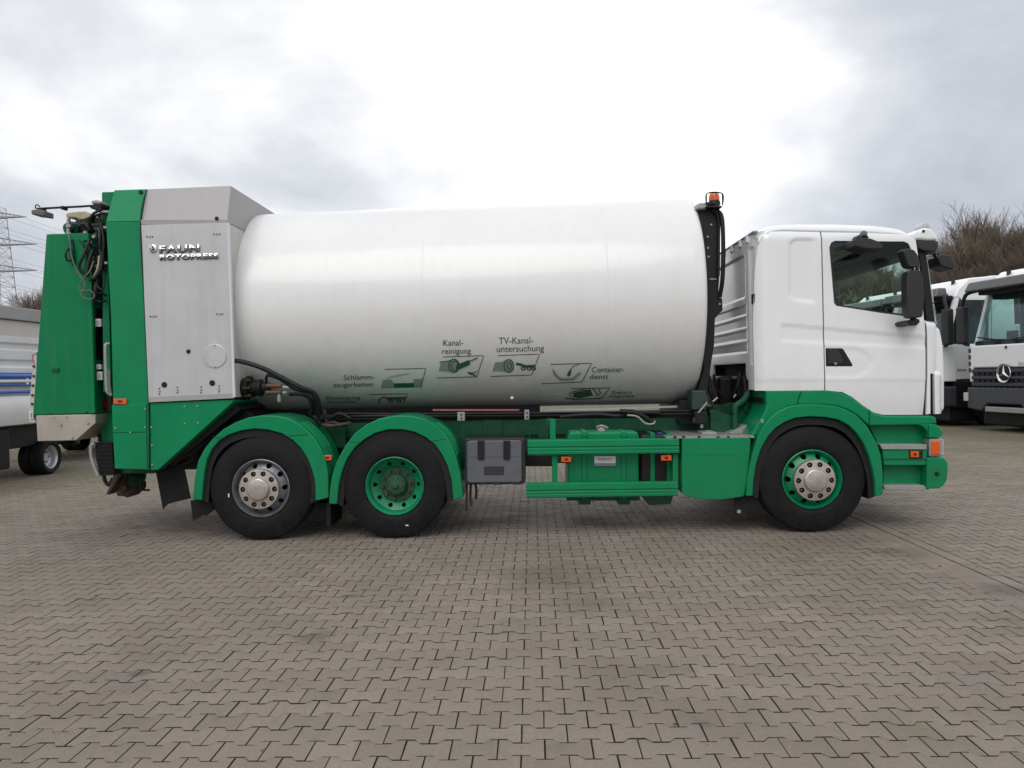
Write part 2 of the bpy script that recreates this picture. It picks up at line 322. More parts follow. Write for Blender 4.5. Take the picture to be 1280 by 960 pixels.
# ---------------------------------------------------------------- ground and paving
SPOTS = []
for a_, b_, r_, c_ in ((175, 842, .07, (.03, .027, .026)), (1262, 738, .22, (.04, .035, .036)), (735, 757, .35, (.08, .085, .035)), (395, 796, .16, (.06, .052, .045)), (880, 905, .06, (.10, .09, .08)), (1120, 690, .3, (.07, .06, .05)), (690, 720, .6, (.085, .075, .06)), (440, 745, .10, (.04, .036, .03))):
    q_ = G(a_, b_); SPOTS.append((q_.x, q_.y, r_, c_))
def paving_mat():
    m = bpy.data.materials.new('concrete_paver'); m.use_nodes = True; nt = m.node_tree; N = nt.nodes; L = nt.links
    b = N['Principled BSDF']; b.inputs['Roughness'].default_value = 0.82; b.inputs['Specular IOR Level'].default_value = 0.35
    geo = N.new('ShaderNodeNewGeometry'); oi = N.new('ShaderNodeObjectInfo')
    ad = N.new('ShaderNodeMath'); ad.operation = 'ADD'; L.new(geo.outputs['Random Per Island'], ad.inputs[0]); L.new(oi.outputs['Random'], ad.inputs[1])
    fr = N.new('ShaderNodeMath'); fr.operation = 'FRACT'; L.new(ad.outputs[0], fr.inputs[0])
    cr = N.new('ShaderNodeValToRGB'); L.new(fr.outputs[0], cr.inputs[0]); c = cr.color_ramp
    c.elements[0].color = (0.204, 0.172, 0.146, 1); c.elements[1].color = (0.250, 0.212, 0.180, 1)
    e = c.elements.new(0.5); e.color = (0.230, 0.195, 0.163, 1); e = c.elements.new(0.75); e.color = (0.223, 0.190, 0.163, 1)
    def noise(sc, det, ro=0.6, dim=None):
        n = N.new('ShaderNodeTexNoise'); n.inputs['Scale'].default_value = sc; n.inputs['Detail'].default_value = det; n.inputs['Roughness'].default_value = ro
        L.new(geo.outputs['Position'], n.inputs['Vector']); return n.outputs[0]
    def rng_(s, a, b_, c_, d): 
        n = N.new('ShaderNodeMapRange'); L.new(s, n.inputs[0])
        for i, v in enumerate((a, b_, c_, d)): n.inputs[i + 1].default_value = v
        return n.outputs[0]
    def mixc(f, A, B):
        n = N.new('ShaderNodeMix'); n.data_type = 'RGBA'; L.new(f, n.inputs['Factor']); L.new(A, n.inputs['A'])
        if isinstance(B, tuple): n.inputs['B'].default_value = (*B, 1)
        else: L.new(B, n.inputs['B'])
        return n.outputs['Result']
    def scale(A, f):
        n = N.new('ShaderNodeVectorMath'); n.operation = 'SCALE'; L.new(A, n.inputs[0]); L.new(f, n.inputs['Scale']); return n.outputs[0]
    col = cr.outputs[0]
    fine = noise(330, 3, 0.8); col = scale(col, rng_(fine, 0.3, 0.7, 0.62, 1.38))
    col = scale(col, rng_(noise(45, 4, 0.7), 0.3, 0.7, 0.9, 1.1))
    col = mixc(rng_(noise(0.55, 6, 0.6), 0.48, 0.68, 0.0, 0.34), col, (0.085, 0.070, 0.058))      # damp and tyre-darkened patches
    col = mixc(rng_(noise(3.2, 5, 0.7), 0.58, 0.74, 0.0, 0.32), col, (0.07, 0.062, 0.056))
    col = mixc(rng_(noise(1.3, 7, 0.7), 0.52, 0.72, 0.0, 0.40), col, (0.12, 0.125, 0.05))          # moss film
    sp = N.new('ShaderNodeSeparateXYZ'); L.new(geo.outputs['Position'], sp.inputs[0])
    far = rng_(sp.outputs[1], 1.5, 7.0, 0.0, 0.75)
    mm = N.new('ShaderNodeMath'); mm.operation = 'MULTIPLY'; L.new(far, mm.inputs[0]); L.new(rng_(noise(0.35, 5), 0.38, 0.6, 0.15, 1.0), mm.inputs[1])
    col = mixc(mm.outputs[0], col, (0.12, 0.113, 0.055))
    for (qx, qy, qr, cc) in SPOTS:      # oil drips and wet marks
        vd = N.new('ShaderNodeVectorMath'); vd.operation = 'DISTANCE'; mpn = N.new('ShaderNodeVectorMath'); mpn.operation = 'ADD'; wob = N.new('ShaderNodeTexNoise'); wob.inputs['Scale'].default_value = 2.2 / qr ** .5; wob.inputs['Detail'].default_value = 5
        L.new(geo.outputs['Position'], wob.inputs['Vector']); sc_ = N.new('ShaderNodeVectorMath'); sc_.operation = 'SCALE'; sc_.inputs['Scale'].default_value = qr * 1.6; L.new(wob.outputs['Color'], sc_.inputs[0]); L.new(geo.outputs['Position'], mpn.inputs[0]); L.new(sc_.outputs[0], mpn.inputs[1]); L.new(mpn.outputs[0], vd.inputs[0]); vd.inputs[1].default_value = (qx + qr * .8, qy + qr * .8, qr * .8)
        col = mixc(rng_(vd.outputs['Value'], qr, qr * .30, 0.0, 0.45), col, cc)
    L.new(col, b.inputs['Base Color'])
    bp = N.new('ShaderNodeBump'); bp.inputs['Strength'].default_value = 0.5; bp.inputs['Distance'].default_value = 0.004; L.new(fine, bp.inputs['Height']); L.new(bp.outputs[0], b.inputs['Normal'])
    L.new(rng_(noise(2.0, 4), 0.4, 0.7, 0.9, 0.62), b.inputs['Roughness'])
    return m
PAVE = paving_mat()
JOINT = mat('mossy_joint_sand_shade', (0.030, 0.025, 0.016), 0.95, var=0.5, scale=3.0, bump=0.8, bscale=90)  # sand between pavers; on paver walls the dark colour stands in for shade
FARG = mat('far_paving', (0.115, 0.105, 0.065), 0.9, var=0.25, scale=0.6, bump=0.3, bscale=20)
me = mesh_from([(-400, -60, -0.014), (400, -60, -0.014), (400, 700, -0.014), (-400, 700, -0.014)], [[0, 1, 2, 3]], 'ground')
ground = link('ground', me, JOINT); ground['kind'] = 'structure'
A_, B_ = 0.0860, 0.0530
HX = [(-.1, -A_), (-.062, -A_), (-.036, -B_), (.036, -B_), (.062, -A_), (.1, -A_), (.1, A_), (.062, A_), (.036, B_), (-.036, B_), (-.062, A_), (-.1, A_)]
def shrink(poly, g, gx):
    return [(x * (1 - gx / 0.1), y - math.copysign(g, y)) for x, y in poly]
h_out = np.array(shrink(HX, 0.0028, 0.0024)); h_in = np.array(shrink(HX, 0.0040, 0.0034)); nH = 12
h_top = np.array(shrink(HX, 0.0100, 0.0110)); pv = np.concatenate([np.c_[h_top, np.zeros(nH)], np.c_[h_in, np.full(nH, -0.0005)], np.c_[h_out, np.full(nH, -0.0016)], np.c_[h_out, np.full(nH, -0.030)]])
pf = [list(range(nH))] + [[nH + i, nH + (i + 1) % nH, (i + 1) % nH, i] for i in range(nH)] + [[2 * nH + i, 2 * nH + (i + 1) % nH, nH + (i + 1) % nH, nH + i] for i in range(nH)] + [[3 * nH + i, 3 * nH + (i + 1) % nH, 2 * nH + (i + 1) % nH, 2 * nH + i] for i in range(nH)]
pme = bpy.data.meshes.new('paver'); pme.from_pydata(pv.tolist(), [], pf); pme.materials.append(PAVE); pme.materials.append(JOINT); pme.polygons.foreach_set('material_index', [0] * (1 + nH) + [1] * nH + [1] * nH); pme.shade_smooth(); pme.set_sharp_from_angle(angle=R(45))  # outer edge ring and side walls coloured dark as painted joint shade
centres = []
row = 0; y = -8.12; SX0, SX1 = 3.17, 3.53
while y < 21:
    Z = y + 7.43
    x = -0.74 * Z - 4.2 + (0.1 if row % 2 else 0.0); x = round(x / 0.2) * 0.2 + (0.1 if row % 2 else 0.0) - 0.075
    while x < 0.71 * Z + 4.7:
        centres.append((x, y)); x += 0.2
    y += 0.139; row += 1
cs = np.array(centres)
vis = []
for i, (x, y) in enumerate(cs):
    v_ = CR.transposed() @ (Vector((x, y, 0)) - CP)
    px = 640 + FPX * v_.x / -v_.z; py = 480 - FPX * v_.y / -v_.z
    clear = not (SX0 - 0.11 < x < SX1 + 0.11)
    vis.append((-v_.z if (5 < px < 1275 and py < 965 and clear) else 1e9))
order = np.argsort(vis); ind = set(order[:300].tolist())
for i in order[:300]:
    x, y = cs[i]; o = bpy.data.objects.new('paver', pme); COL.objects.link(o); o.parent = ground
    o.location = (x + rng.normal(0, .0008), y + rng.normal(0, .0008), rng.normal(0, .0007)); o.rotation_euler = (rng.normal(0, .0035), rng.normal(0, .0035), rng.normal(0, .006))
V = []; S = []; F = []; base = 0
rest = [i for i in range(len(cs)) if i not in ind and not (SX0 + .1 < cs[i][0] < SX1 - .1)]
n = len(rest); cr_ = cs[rest]
ang = rng.normal(0, .006, n); tx = rng.normal(0, .0035, n); ty = rng.normal(0, .0035, n); dz = rng.normal(0, .0007, n)
X = pv[None, :, 0] * np.cos(ang)[:, None] - pv[None, :, 1] * np.sin(ang)[:, None]; Y = pv[None, :, 0] * np.sin(ang)[:, None] + pv[None, :, 1] * np.cos(ang)[:, None]
Zc = pv[None, :, 2] + X * tx[:, None] + Y * ty[:, None] + dz[:, None]
Xw = X + cr_[:, 0][:, None] + rng.normal(0, .0008, n)[:, None]; Yw = Y + cr_[:, 1][:, None] + rng.normal(0, .0008, n)[:, None]
left = cr_[:, 0] <= (SX0 + SX1) / 2
Xw = np.where(left[:, None], np.minimum(Xw, SX0), np.maximum(Xw, SX1))
VV = np.stack([Xw, Yw, Zc], -1).reshape(-1, 3)
loops = []; starts = []; tot = []
tmpl = pf; lens = [len(f) for f in tmpl]; flat = np.concatenate([np.array(f) for f in tmpl])
nv = len(pv); LI = (flat[None, :] + (np.arange(n) * nv)[:, None]).ravel()
LT = np.tile(np.array(lens), n); LS = np.concatenate([[0], np.cumsum(LT)[:-1]])
me = bpy.data.meshes.new('paving'); me.vertices.add(len(VV)); me.vertices.foreach_set('co', VV.astype(np.float32).ravel())
me.loops.add(len(LI)); me.loops.foreach_set('vertex_index', LI.astype(np.int32)); me.polygons.add(len(LT)); me.polygons.foreach_set('loop_start', LS.astype(np.int32))
me.materials.append(PAVE); me.materials.append(JOINT); me.polygons.foreach_set('material_index', np.tile(np.array([0] * (1 + nH) + [1] * nH + [1] * nH, dtype=np.int32), n)); me.update(calc_edges=True); me.shade_smooth(); me.set_sharp_from_angle(angle=R(45))  # same painted shade on edge rings and walls of the field
link('paving_field', me, PAVE, ground, kind='stuff')
# straight gutter of three block rows
def block_mesh(l, wd, g=0.007, c=0.002):
    hx, hy = wd / 2 - g / 2, l / 2 - g / 2
    vs = [(-hx + c, -hy + c, 0), (hx - c, -hy + c, 0), (hx - c, hy - c, 0), (-hx + c, hy - c, 0), (-hx, -hy, -.004), (hx, -hy, -.004), (hx, hy, -.004), (-hx, hy, -.004), (-hx, -hy, -.03), (hx, -hy, -.03), (hx, hy, -.03), (-hx, hy, -.03)]
    fs = [[0, 1, 2, 3]] + [[4 + i, 4 + (i + 1) % 4, (i + 1) % 4, i] for i in range(4)] + [[8 + i, 8 + (i + 1) % 4, 4 + (i + 1) % 4, 4 + i] for i in range(4)]
    return vs, fs
bv, bf = block_mesh(0.2, 0.12)
bme = bpy.data.meshes.new('gutter_block'); bme.from_pydata(bv, [], bf); bme.materials.append(PAVE); bme.materials.append(JOINT); bme.polygons.foreach_set('material_index', [0] * 5 + [1] * 4)  # block walls get the dark shade colour too
V = []; F = []
for k in range(3):
    y = -8.1 + (0.1 if k == 1 else 0); c = 0
    while y < 20:
        x = SX0 + 0.06 + 0.12 * k; dz_ = -0.006 if k == 1 else random.gauss(-0.002, .001)
        if -2.6 < y < 1.6:
            o = bpy.data.objects.new('gutter_block', bme); COL.objects.link(o); o.parent = ground; o.location = (x, y, dz_); o.rotation_euler = (0, 0, random.gauss(0, .004))
        else:
            b = len(V); V += [(a + x, bb + y, cc + dz_) for a, bb, cc in bv]; F += [[i + b for i in f] for f in bf]
        y += 0.2
me = bpy.data.meshes.new('gutter_row'); me.from_pydata(V, [], F); link('gutter_rows', me, PAVE, ground, kind='stuff')
# fallen leaf scraps and grit
V = []; F = []
for k in range(170):
    gx, gy = random.uniform(-5, 6), random.uniform(-4.4, 5); s_ = random.uniform(.004, .016); a_ = random.uniform(0, 6.28); b = len(V)
    for q in range(5): V.append((gx + s_ * math.cos(a_ + q * 1.256) * random.uniform(.5, 1), gy + s_ * math.sin(a_ + q * 1.256) * random.uniform(.5, 1), .004))
    V.append((gx, gy, .004 + s_ * .5)); F += [[b + q, b + (q + 1) % 5, b + 5] for q in range(5)]
link('grit', mesh_from(V, F, 'grit'), mat('leaf_scraps', (.10, .075, .045), .9, var=.6, scale=9), ground, kind='stuff')
# yard surface beyond the laid blocks that can be told apart
me = mesh_from([(-400, 21.1, -0.002), (400, 21.1, -0.002), (400, 700, -0.002), (-400, 700, -0.002)], [[0, 1, 2, 3]], 'yard'); o = link('yard_surface', me, FARG); o['kind'] = 'structure'
YB, YT = -8.0, 21.2
def xl(y): return -0.74 * (y + 7.43) - 3.95
def xr(y): return 0.71 * (y + 7.43) + 4.45
for pts in ([(-400, YB), (xl(YB), YB), (xl(YT), YT), (-400, YT)], [(xr(YB), YB), (400, YB), (400, YT), (xr(YT), YT)], [(-400, -60), (400, -60), (400, YB), (-400, YB)]):
    o = link('yard_surface', mesh_from([(a, b, -0.006) for a, b in pts], [[0, 1, 2, 3]], 'yard_surface'), FARG); o['kind'] = 'structure'
# ---------------------------------------------------------------- the refuse truck
T = thing('refuse_truck', 'white and green rotating drum refuse truck parked side on in the yard', 'truck', (0.0, 1.25, 0.0))
S = lambda d: d * d * (3 - 2 * d)
def clamp(a, lo=0.0, hi=1.0): return max(lo, min(hi, a))
# --- wheels
TYRE = [(0.290, 0.030), (0.300, 0.008), (0.315, 0.004), (0.335, -0.004), (0.345, -0.001), (0.385, -0.010), (0.395, -0.006), (0.44, -0.008), (0.448, -0.003), (0.478, 0.004), (0.500, 0.018), (0.506, 0.022),
        (0.512, 0.034), (0.516, 0.050), (0.517, 0.080), (0.506, 0.082), (0.506, 0.092), (0.518, 0.094), (0.519, 0.145), (0.507, 0.147), (0.507, 0.157), (0.519, 0.159), (0.518, 0.21), (0.507, 0.212), (0.507, 0.222),
        (0.517, 0.224), (0.512, 0.262), (0.49, 0.285), (0.40, 0.300), (0.30, 0.28), (0.290, 0.27), (0.290, 0.030)]
def holes_disc(name, c, r0, r1, y0, y1, nh, rh, rc, m, parent, thick=0.012):
    """annular disc (cone) from r0,y0 to r1,y1 with nh real hand holes of radius rh on circle rc"""
    K = 16; vs = []; fs = []; c = Vector(c)
    def yo(r): return y0 + (y1 - y0) * (r - r0) / (r1 - r0)
    step = 2 * math.pi / nh
    bm = bmesh.new()
    for h in range(nh):
        a0 = h * step
        ring = []
        for k in range(K):
            t = 2 * math.pi * k / K; rr = rc + rh * math.cos(t) * 0.95; aa = a0 + rh * math.sin(t) / rc
            ring.append((rr, aa))
        outer = []
        for k in range(K):
            t = 2 * math.pi * k / K; ct, st = math.cos(t), math.sin(t)
            q = max(abs(ct), abs(st)); u = ct / q; v_ = st / q
            rr = rc + (u * (r1 - rc) if u > 0 else u * (rc - r0)); aa = a0 + v_ * step / 2
            outer.append((rr, aa))
        def pt(r, a): return c + Vector((r * math.cos(a), yo(r), r * math.sin(a)))
        i1 = [bm.verts.new(pt(*p)) for p in ring]; i2 = [bm.verts.new(pt(*p)) for p in outer]
        for k in range(K): bm.faces.new([i1[k], i1[(k + 1) % K], i2[(k + 1) % K], i2[k]])
    bmesh.ops.remove_doubles(bm, verts=bm.verts, dist=1e-4); bmesh.ops.recalc_face_normals(bm, faces=bm.faces)
    if sum(f.normal.y * f.calc_area() for f in bm.faces) > 0: bmesh.ops.reverse_faces(bm, faces=bm.faces)
    me = bpy.data.meshes.new(name); bm.to_mesh(me); bm.free()
    o = link(name, me, m, parent); s = o.modifiers.new('solid', 'SOLIDIFY'); s.thickness = thick; s.offset = -1
    return o
nut_me = None
def wheel(px, py, kind, Yc=0.0, side=1):
    c0 = P(px, py, 0.0); c = Vector((c0.x, Yc, 0.519)); f = side
    t = lathe('tyre', [(r, o * f) for r, o in TYRE], c, RUBBER, None, n=96, sharp=50)
    w_ = bpy.data.objects.new('wheel', None); COL.objects.link(w_); w_.parent = T; w_.matrix_parent_inverse = Matrix.Translation(T.location).inverted()
    t.parent = w_
    rim = [(0.282, 0.006), (0.290, 0.012), (0.288, 0.03), (0.272, 0.034), (0.268, 0.045), (0.262, 0.13), (0.255, 0.16), (0.255, 0.27), (0.27, 0.28), (0.262, 0.275), (0.246, 0.265), (0.246, 0.165), (0.252, 0.12), (0.258, 0.045), (0.262, 0.030), (0.278, 0.012), (0.282, 0.006)]
    rm = RIM if kind == 'tag' else RIMG
    lathe('rim', [(r, o * f) for r, o in rim], c, rm, w_, n=80)
    if side < 0 or kind == 'inner':
        lathe('wheel_disc', [(0.001, 0.10 * f), (0.25, 0.10 * f)], c, rm, w_, n=40); return w_
    if kind == 'tag': holes_disc('wheel_disc', c, 0.165, 0.264, 0.020, 0.085, 10, 0.027, 0.226, rm, w_)
    elif kind == 'front': holes_disc('wheel_disc', c, 0.165, 0.264, 0.006, 0.075, 10, 0.029, 0.228, rm, w_)
    else: holes_disc('wheel_disc', c, 0.175, 0.256, 0.165, 0.105, 10, 0.022, 0.215, rm, w_)
    a0 = R(8) if kind != 'front' else R(22)
    global nut_me
    if nut_me is None:
        vs, fs = lathe_data([(0.0001, 0.0), (0.012, 0.0), (0.0135, 0.004), (0.0135, 0.03), (0.019, 0.034), (0.019, 0.045)], (0, 0, 0), 'Y', 6)
        nut_me = mesh_from(vs, fs, 'wheel_nut'); nut_me.materials.append(NUT)
    if kind in ('tag', 'front'):
        # stainless cover with ten real openings and a raised domed centre
        yo = -0.052 if kind == 'tag' else -0.066
        holes_disc('hub_cover', c, 0.112, 0.196, yo, yo + 0.008, 10, 0.0265, 0.157, HUB, w_, 0.006)
        lathe('hub_cover_rim', [(0.196, yo + 0.008), (0.199, yo + 0.014), (0.197, yo + 0.05), (0.17, yo + 0.075)], c, HUB, w_, n=64)
        lathe('hub_cap', [(0.114, yo + 0.001), (0.111, yo - 0.010), (0.108, yo - 0.022), (0.101, yo - 0.029), (0.094, yo - 0.031), (0.0001, yo - 0.032)], c, HUB, w_, n=64, sharp=40)
        lathe('brake_drum', [(0.0001, .13), (.25, .13), (.25, .25)], c, BLACK, w_, n=32)
        lathe('hub_well', [(0.0001, yo + 0.055), (0.19, yo + 0.055)], c, BLACK, w_, n=40)
        for k in range(10):
            a = a0 * 0 + 2 * math.pi * k / 10; o = bpy.data.objects.new('wheel_nut', nut_me); COL.objects.link(o); o.parent = w_
            o.location = c + Vector((0.158 * math.cos(a), yo + 0.012, 0.158 * math.sin(a)))
        # small cast lettering on the cap is only a faint raised bar in the photo
        if kind == 'tag':
            me = textmesh('SCANIA', 0.030, 0.0008, sx=1.0, align='CENTER')
            M_ = Matrix.Translation(c + Vector((0.004, yo - 0.0335, -0.004))) @ Matrix.Rotation(R(38), 4, Vector((0, -1, 0))) @ Matrix.Rotation(R(90), 4, 'X'); me.transform(M_); link('hub_lettering', me, HUB, w_)
    else:
        lathe('hub', [(0.180, 0.160), (0.175, 0.150), (0.110, 0.150), (0.104, 0.115), (0.100, 0.085), (0.088, 0.070), (0.070, 0.066), (0.066, 0.060), (0.035, 0.058), (0.028, 0.030), (0.022, 0.024), (0.0001, 0.022)], c, HUBD, w_, n=48)
        for k in range(10):
            a = a0 + 2 * math.pi * k / 10; o = bpy.data.objects.new('wheel_nut', nut_me); COL.objects.link(o); o.parent = w_; o.location = c + Vector((0.142 * math.cos(a), 0.112, 0.142 * math.sin(a)))
        for k in range(10):
            a = 2 * math.pi * k / 10; o = bpy.data.objects.new('axle_bolt', nut_me); COL.objects.link(o); o.parent = w_; o.scale = (.6, .6, .6); o.location = c + Vector((0.078 * math.cos(a), 0.052, 0.078 * math.sin(a)))
    return w_
WP = [(325.5, 612, 'tag'), (493, 612, 'drive'), (1016, 603, 'front')]
for px, py, k in WP:
    wheel(px, py, k)
    wheel(px, py, k if k != 'drive' else 'inner', 2.5, -1)
wheel(493, 612, 'inner', 0.36); wheel(493, 612, 'inner', 2.14, -1)
# white chalk mark on tyres
for (a, b, c_) in ((285.0, 617, 'm'), (507, 656, 'm')):
    pbox('tyre_mark', a, b, a + 1.6 if a < 400 else a + 3.5, b + (4.5 if a < 400 else 1.5), -0.012, -0.005, STICK, T, 0)
# --- mudguards (arched bands with real width)
def mudguard(name, outer, inner, Y0, Y1, m, grooves=True):
    o = slab(name, outer + inner, Y0, Y1, m, T, 0.012, 4)
    return o
MG1o = [(240.6, 624), (242, 608), (243.5, 594), (248, 575), (256, 560), (266, 548), (279, 536.5), (294, 528), (310, 522), (326, 519.2), (344, 519.5), (360, 522.5), (373, 529), (385, 538.5), (395, 550), (402, 562), (407.5, 578), (410, 594), (410.5, 622.5)]
MG1i = [(394, 626.6), (394, 612), (393, 600), (389.5, 587), (384, 573), (376, 560.5), (366, 550.5), (352, 542), (335, 537.5), (318, 536.2), (301, 538.5), (285, 544), (274, 551), (265, 561), (258.5, 575), (255.5, 590), (253.5, 607), (252, 625.8)]
MG2o = [(411, 630), (412, 612), (414.5, 596), (420, 578), (431.5, 557), (443, 542), (457, 531), (474, 523.2), (495.6, 519.4), (512, 519.5), (527, 522.5), (543, 530), (556, 541), (565, 555), (570, 570), (575, 590), (579, 622)]
MG2i = [(566.6, 625.6), (564, 600), (559, 582), (552, 568), (544, 556.5), (533, 547.5), (519, 540.5), (503, 537), (485, 537.2), (469, 541.5), (456, 549), (444, 559), (434, 573), (427.5, 589), (423.5, 606), (421, 630.6)]
MG3o = [(932.8, 620.6), (934, 605), (935.8, 590), (940, 570), (948, 545), (955, 532), (964, 521), (974, 513.5), (985, 508.5), (998, 506), (1015, 505.4), (1031, 506), (1045, 507.5), (1057, 511.5), (1070.6, 519), (1084.7, 533.4), (1096, 553), (1101.5, 570), (1103.8, 590), (1104, 618)]
MG3i = [(1094.5, 621), (1093.5, 600), (1090.5, 585), (1086, 569), (1079, 553), (1071, 541.5), (1061, 531.5), (1048, 524.8), (1031, 521.6), (1010, 520.8), (993, 523), (981, 528), (970, 535), (960, 546), (952, 560), (945.5, 580), (942.5, 598), (941, 620)]
mudguard('mudguard', MG1o, MG1i, -0.02, 0.52, GREEN); mudguard('mudguard', MG2o, MG2i, -0.02, 0.62, GREEN); mudguard('mudguard', MG3o, MG3i, -0.03, 0.42, GREEN)
for Oo, Ii in ((MG1o, MG1i), (MG2o, MG2i), (MG3o, MG3i)):
    fr = [P(a, b, 0) for a, b in Oo + Ii]
    prism('mudguard', [Vector((v_.x, 2.52, v_.z)) for v_ in fr], [Vector((v_.x, 2.0, v_.z)) for v_ in fr], GREEN, T, 0)
# pressed ribs on the rear shoulder of each rear mudguard, and the joint lines
for arc, nm in ((MG1o[12:18], 'mudguard_rib'), (MG2o[11:15], 'mudguard_rib')):
    for q in range(4):
        Yr = 0.07 + q * 0.075
        tube(nm, [P(a, b, 0) + Vector((0.003, Yr, 0.002)) for a, b in arc], 0.008, GREEN, T, 6)
for (a, b, c_, d) in ((266, 545.8, 282, 547.6), (360.5, 545, 385, 543), (437, 552, 450, 552.6), (540, 551.5, 557, 548.5), (1012, 505, 1013.5, 521.5), (1027, 505.4, 1028, 521.8)):
    tube('panel_gap', [P(a, b, -0.0205), P(c_, d, -0.0205)], 0.0035, BLACK, T, 5, False)
# inner wheel arch liners (dark)
for Ii in (MG1i, MG2i, MG3i):
    pp = [P(a, b, 0) for a, b in Ii]; cx0 = sum(v_.x for v_ in (pp[0], pp[-1])) / 2
    q1 = [Vector((cx0 + (v_.x - cx0) * .992, .02, v_.z * .992)) for v_ in pp]; q2 = [Vector((cx0 + (v_.x - cx0) * .90, .02, v_.z * .93)) for v_ in pp[::-1]]
    prism('arch_liner', q1 + q2, [Vector((v_.x, .60, v_.z)) for v_ in q1 + q2], BLACK, T, 0)
for (c_, r) in ():
    c0 = P(c_[0], c_[1], 0); pts = [Vector((c0.x + r * math.cos(a), .05, 0.50 + r * math.sin(a))) for a in np.linspace(0.1, math.pi - 0.1, 22)]
    pts2 = [Vector((c0.x + (r - .02) * math.cos(a), .05, 0.50 + (r - .02) * math.sin(a))) for a in np.linspace(math.pi - 0.1, 0.1, 22)]
    prism('arch_liner', pts + pts2, [Vector((p.x, .58, p.z)) for p in pts + pts2], BLACK, T, 0)
# mud flaps
def flap(pts, Y0, Y1): return slab('mud_flap', pts, Y0, Y1, RUBBER, T, 0.002)
flap([(194, 586), (229, 580), (238, 623), (210, 630), (206.5, 633), (203.5, 637)], 0.22, 0.235)
flap([(238, 625.6), (264, 622), (267, 637), (241, 651)], 0.10, 0.115); flap([(252, 600), (268, 590), (270, 636), (256, 645)], 0.34, 0.36)
flap([(918.5, 620), (937, 620), (933, 649), (918.5, 642)], 0.05, 0.07); pbox('flap_emblem', 921.5, 637.5, 926, 641.5, 0.045, 0.05, LGREY, T, 0)
flap([(408, 628), (413.5, 630), (413, 658), (408.5, 658)], 0.05, 0.5)
# --- chassis
YC = 0.85
def chass(px, py): return P(px, py, YC)
x0 = chass(215, 560).x; x1 = P(1165, 560, YC).x
z0, z1 = 0.62, 0.93
for yy in (0.85, 1.57):
    xprism('chassis_rail', [(yy, z0), (yy + .08, z0), (yy + .08, z0 + .012), (yy + .012, z0 + .012), (yy + .012, z1 - .012), (yy + .08, z1 - .012), (yy + .08, z1), (yy, z1)], x0, x1, GREEN2, T, 0.003)
    xprism('drum_subframe', [(yy - .03, z1 + .003), (yy + .07, z1 + .003), (yy + .07, z1 + .17), (yy - .03, z1 + .17)], chass(300, 540).x, chass(905, 540).x, GREEN2, T, 0.004)
for px in (300, 430, 560, 690, 800, 930, 1100):
    xx = chass(px, 560).x; box('cross_member', (xx - .05, .93, z0 + .03), (xx + .05, 1.57, z1 - .02), GREEN2, T)
for px, py, k in WP:
    c0 = P(px, py, 0); tube('axle', [(c0.x, .3, .52), (c0.x, 2.2, .52)], 0.07, BLACK, T, 16, False)
    box('suspension', (c0.x - .3, .62, .50), (c0.x + .3, .80, .60), BLACK, T, .02)
c0 = P(493, 612, 0); lathe('differential', [(0.001, -.2), (.12, -.19), (.2, -.1), (.22, 0), (.2, .1), (.12, .19), (.001, .2)], (c0.x, 1.25, .52), BLACK, T, 'Y', 24)
tube('drive_shaft', [(c0.x + .2, 1.25, .56), (P(1016, 600).x - 1.0, 1.25, .72)], .05, BLACK, T, 14, False)
box('gearbox', (P(930, 560).x, .95, .52), (P(1050, 560).x, 1.55, 1.15), BLACK, T, .05)
box('engine', (P(1000, 560).x, .9, .55), (P(1140, 560).x, 1.6, 1.25), BLACK, T, .06)
pbox('air_tank_bracket', 655, 569, 694, 583, 0.62, 1.2, BLACK, T, .01)
# green plates fixed on the chassis side
for a, b, c_, d, y_ in ((604, 525, 628, 552, .80), (672, 529, 686, 560, .81), (560, 545, 600, 575, .79), (393, 530, 432, 560, .7), (742, 524, 752, 545, .8)):
    pbox('frame_bracket', a, b, c_, d, y_, y_ + .05, GREEN2, T, .004)
for k in range(14):
    a = 560 + k * 21.5; v_ = P(a, 541, .845); lathe('frame_bolt', [(0.0001, -.012), (.011, -.012), (.012, 0)], (v_.x, .848, v_.z), GREEN2, T, 'Y', 6)
# hose bundle and linkage beneath the drum
tubes('hose_bundle', [([P(398, 521, .55), P(470, 520, .5), P(560, 520, .5), P(700, 519, .5), P(865, 517, .5)], .020), ([P(398, 525, .6), P(560, 523, .55), P(865, 520, .55)], .017),
                      ([P(420, 517, .5), P(600, 517, .48), P(870, 513.5, .48)], .012)], BLACK, T)
tubes('linkage', [([P(700, 521, .45), P(745, 518, .45), P(772, 520, .43), P(790, 516, .43), P(825, 516, .43)], .022), ([P(775, 514, .4), P(795, 516, .4), P(810, 524, .4), P(818, 531, .4)], .025)], BLACK, T)
ptube('linkage_lever', [(784, 519, .38), (797, 521, .38), (806, 529, .38), (816, 530, .38), (819, 526, .38)], .011, LGREY, T)
slab('gap_light_strip', [(680, 511.4), (740, 510.6), (850, 507), (852, 509.4), (830, 510), (760, 512.8), (684, 512.8)], 0.75, 0.8, BEIGE, T, .003)  # pale strip painted for the bright background showing through the gap under the drum
pbox('pull_rod', 541, 511.5, 649, 513.5, .7, .72, PINK, T, 0)
for a, b, c_, d in ((571.7, 515, 581, 526), (655.5, 512.3, 661.5, 524.6)):
    pbox('bracket_plate', a, b, c_, d, .33, .345, LGREY, T, .003); ptube('hanger_rod', [(a + 6, d, .35), (a + 6.5, 549, .35)], .005, GREEN2, T)
    for q in (.3, .72):
        v_ = P(a + (c_ - a) * .55, b + (d - b) * q, .33); lathe('bracket_bolt', [(.0001, -.01), (.009, -.01), (.009, .003)], v_, BLACK, T, 'Y', 8)
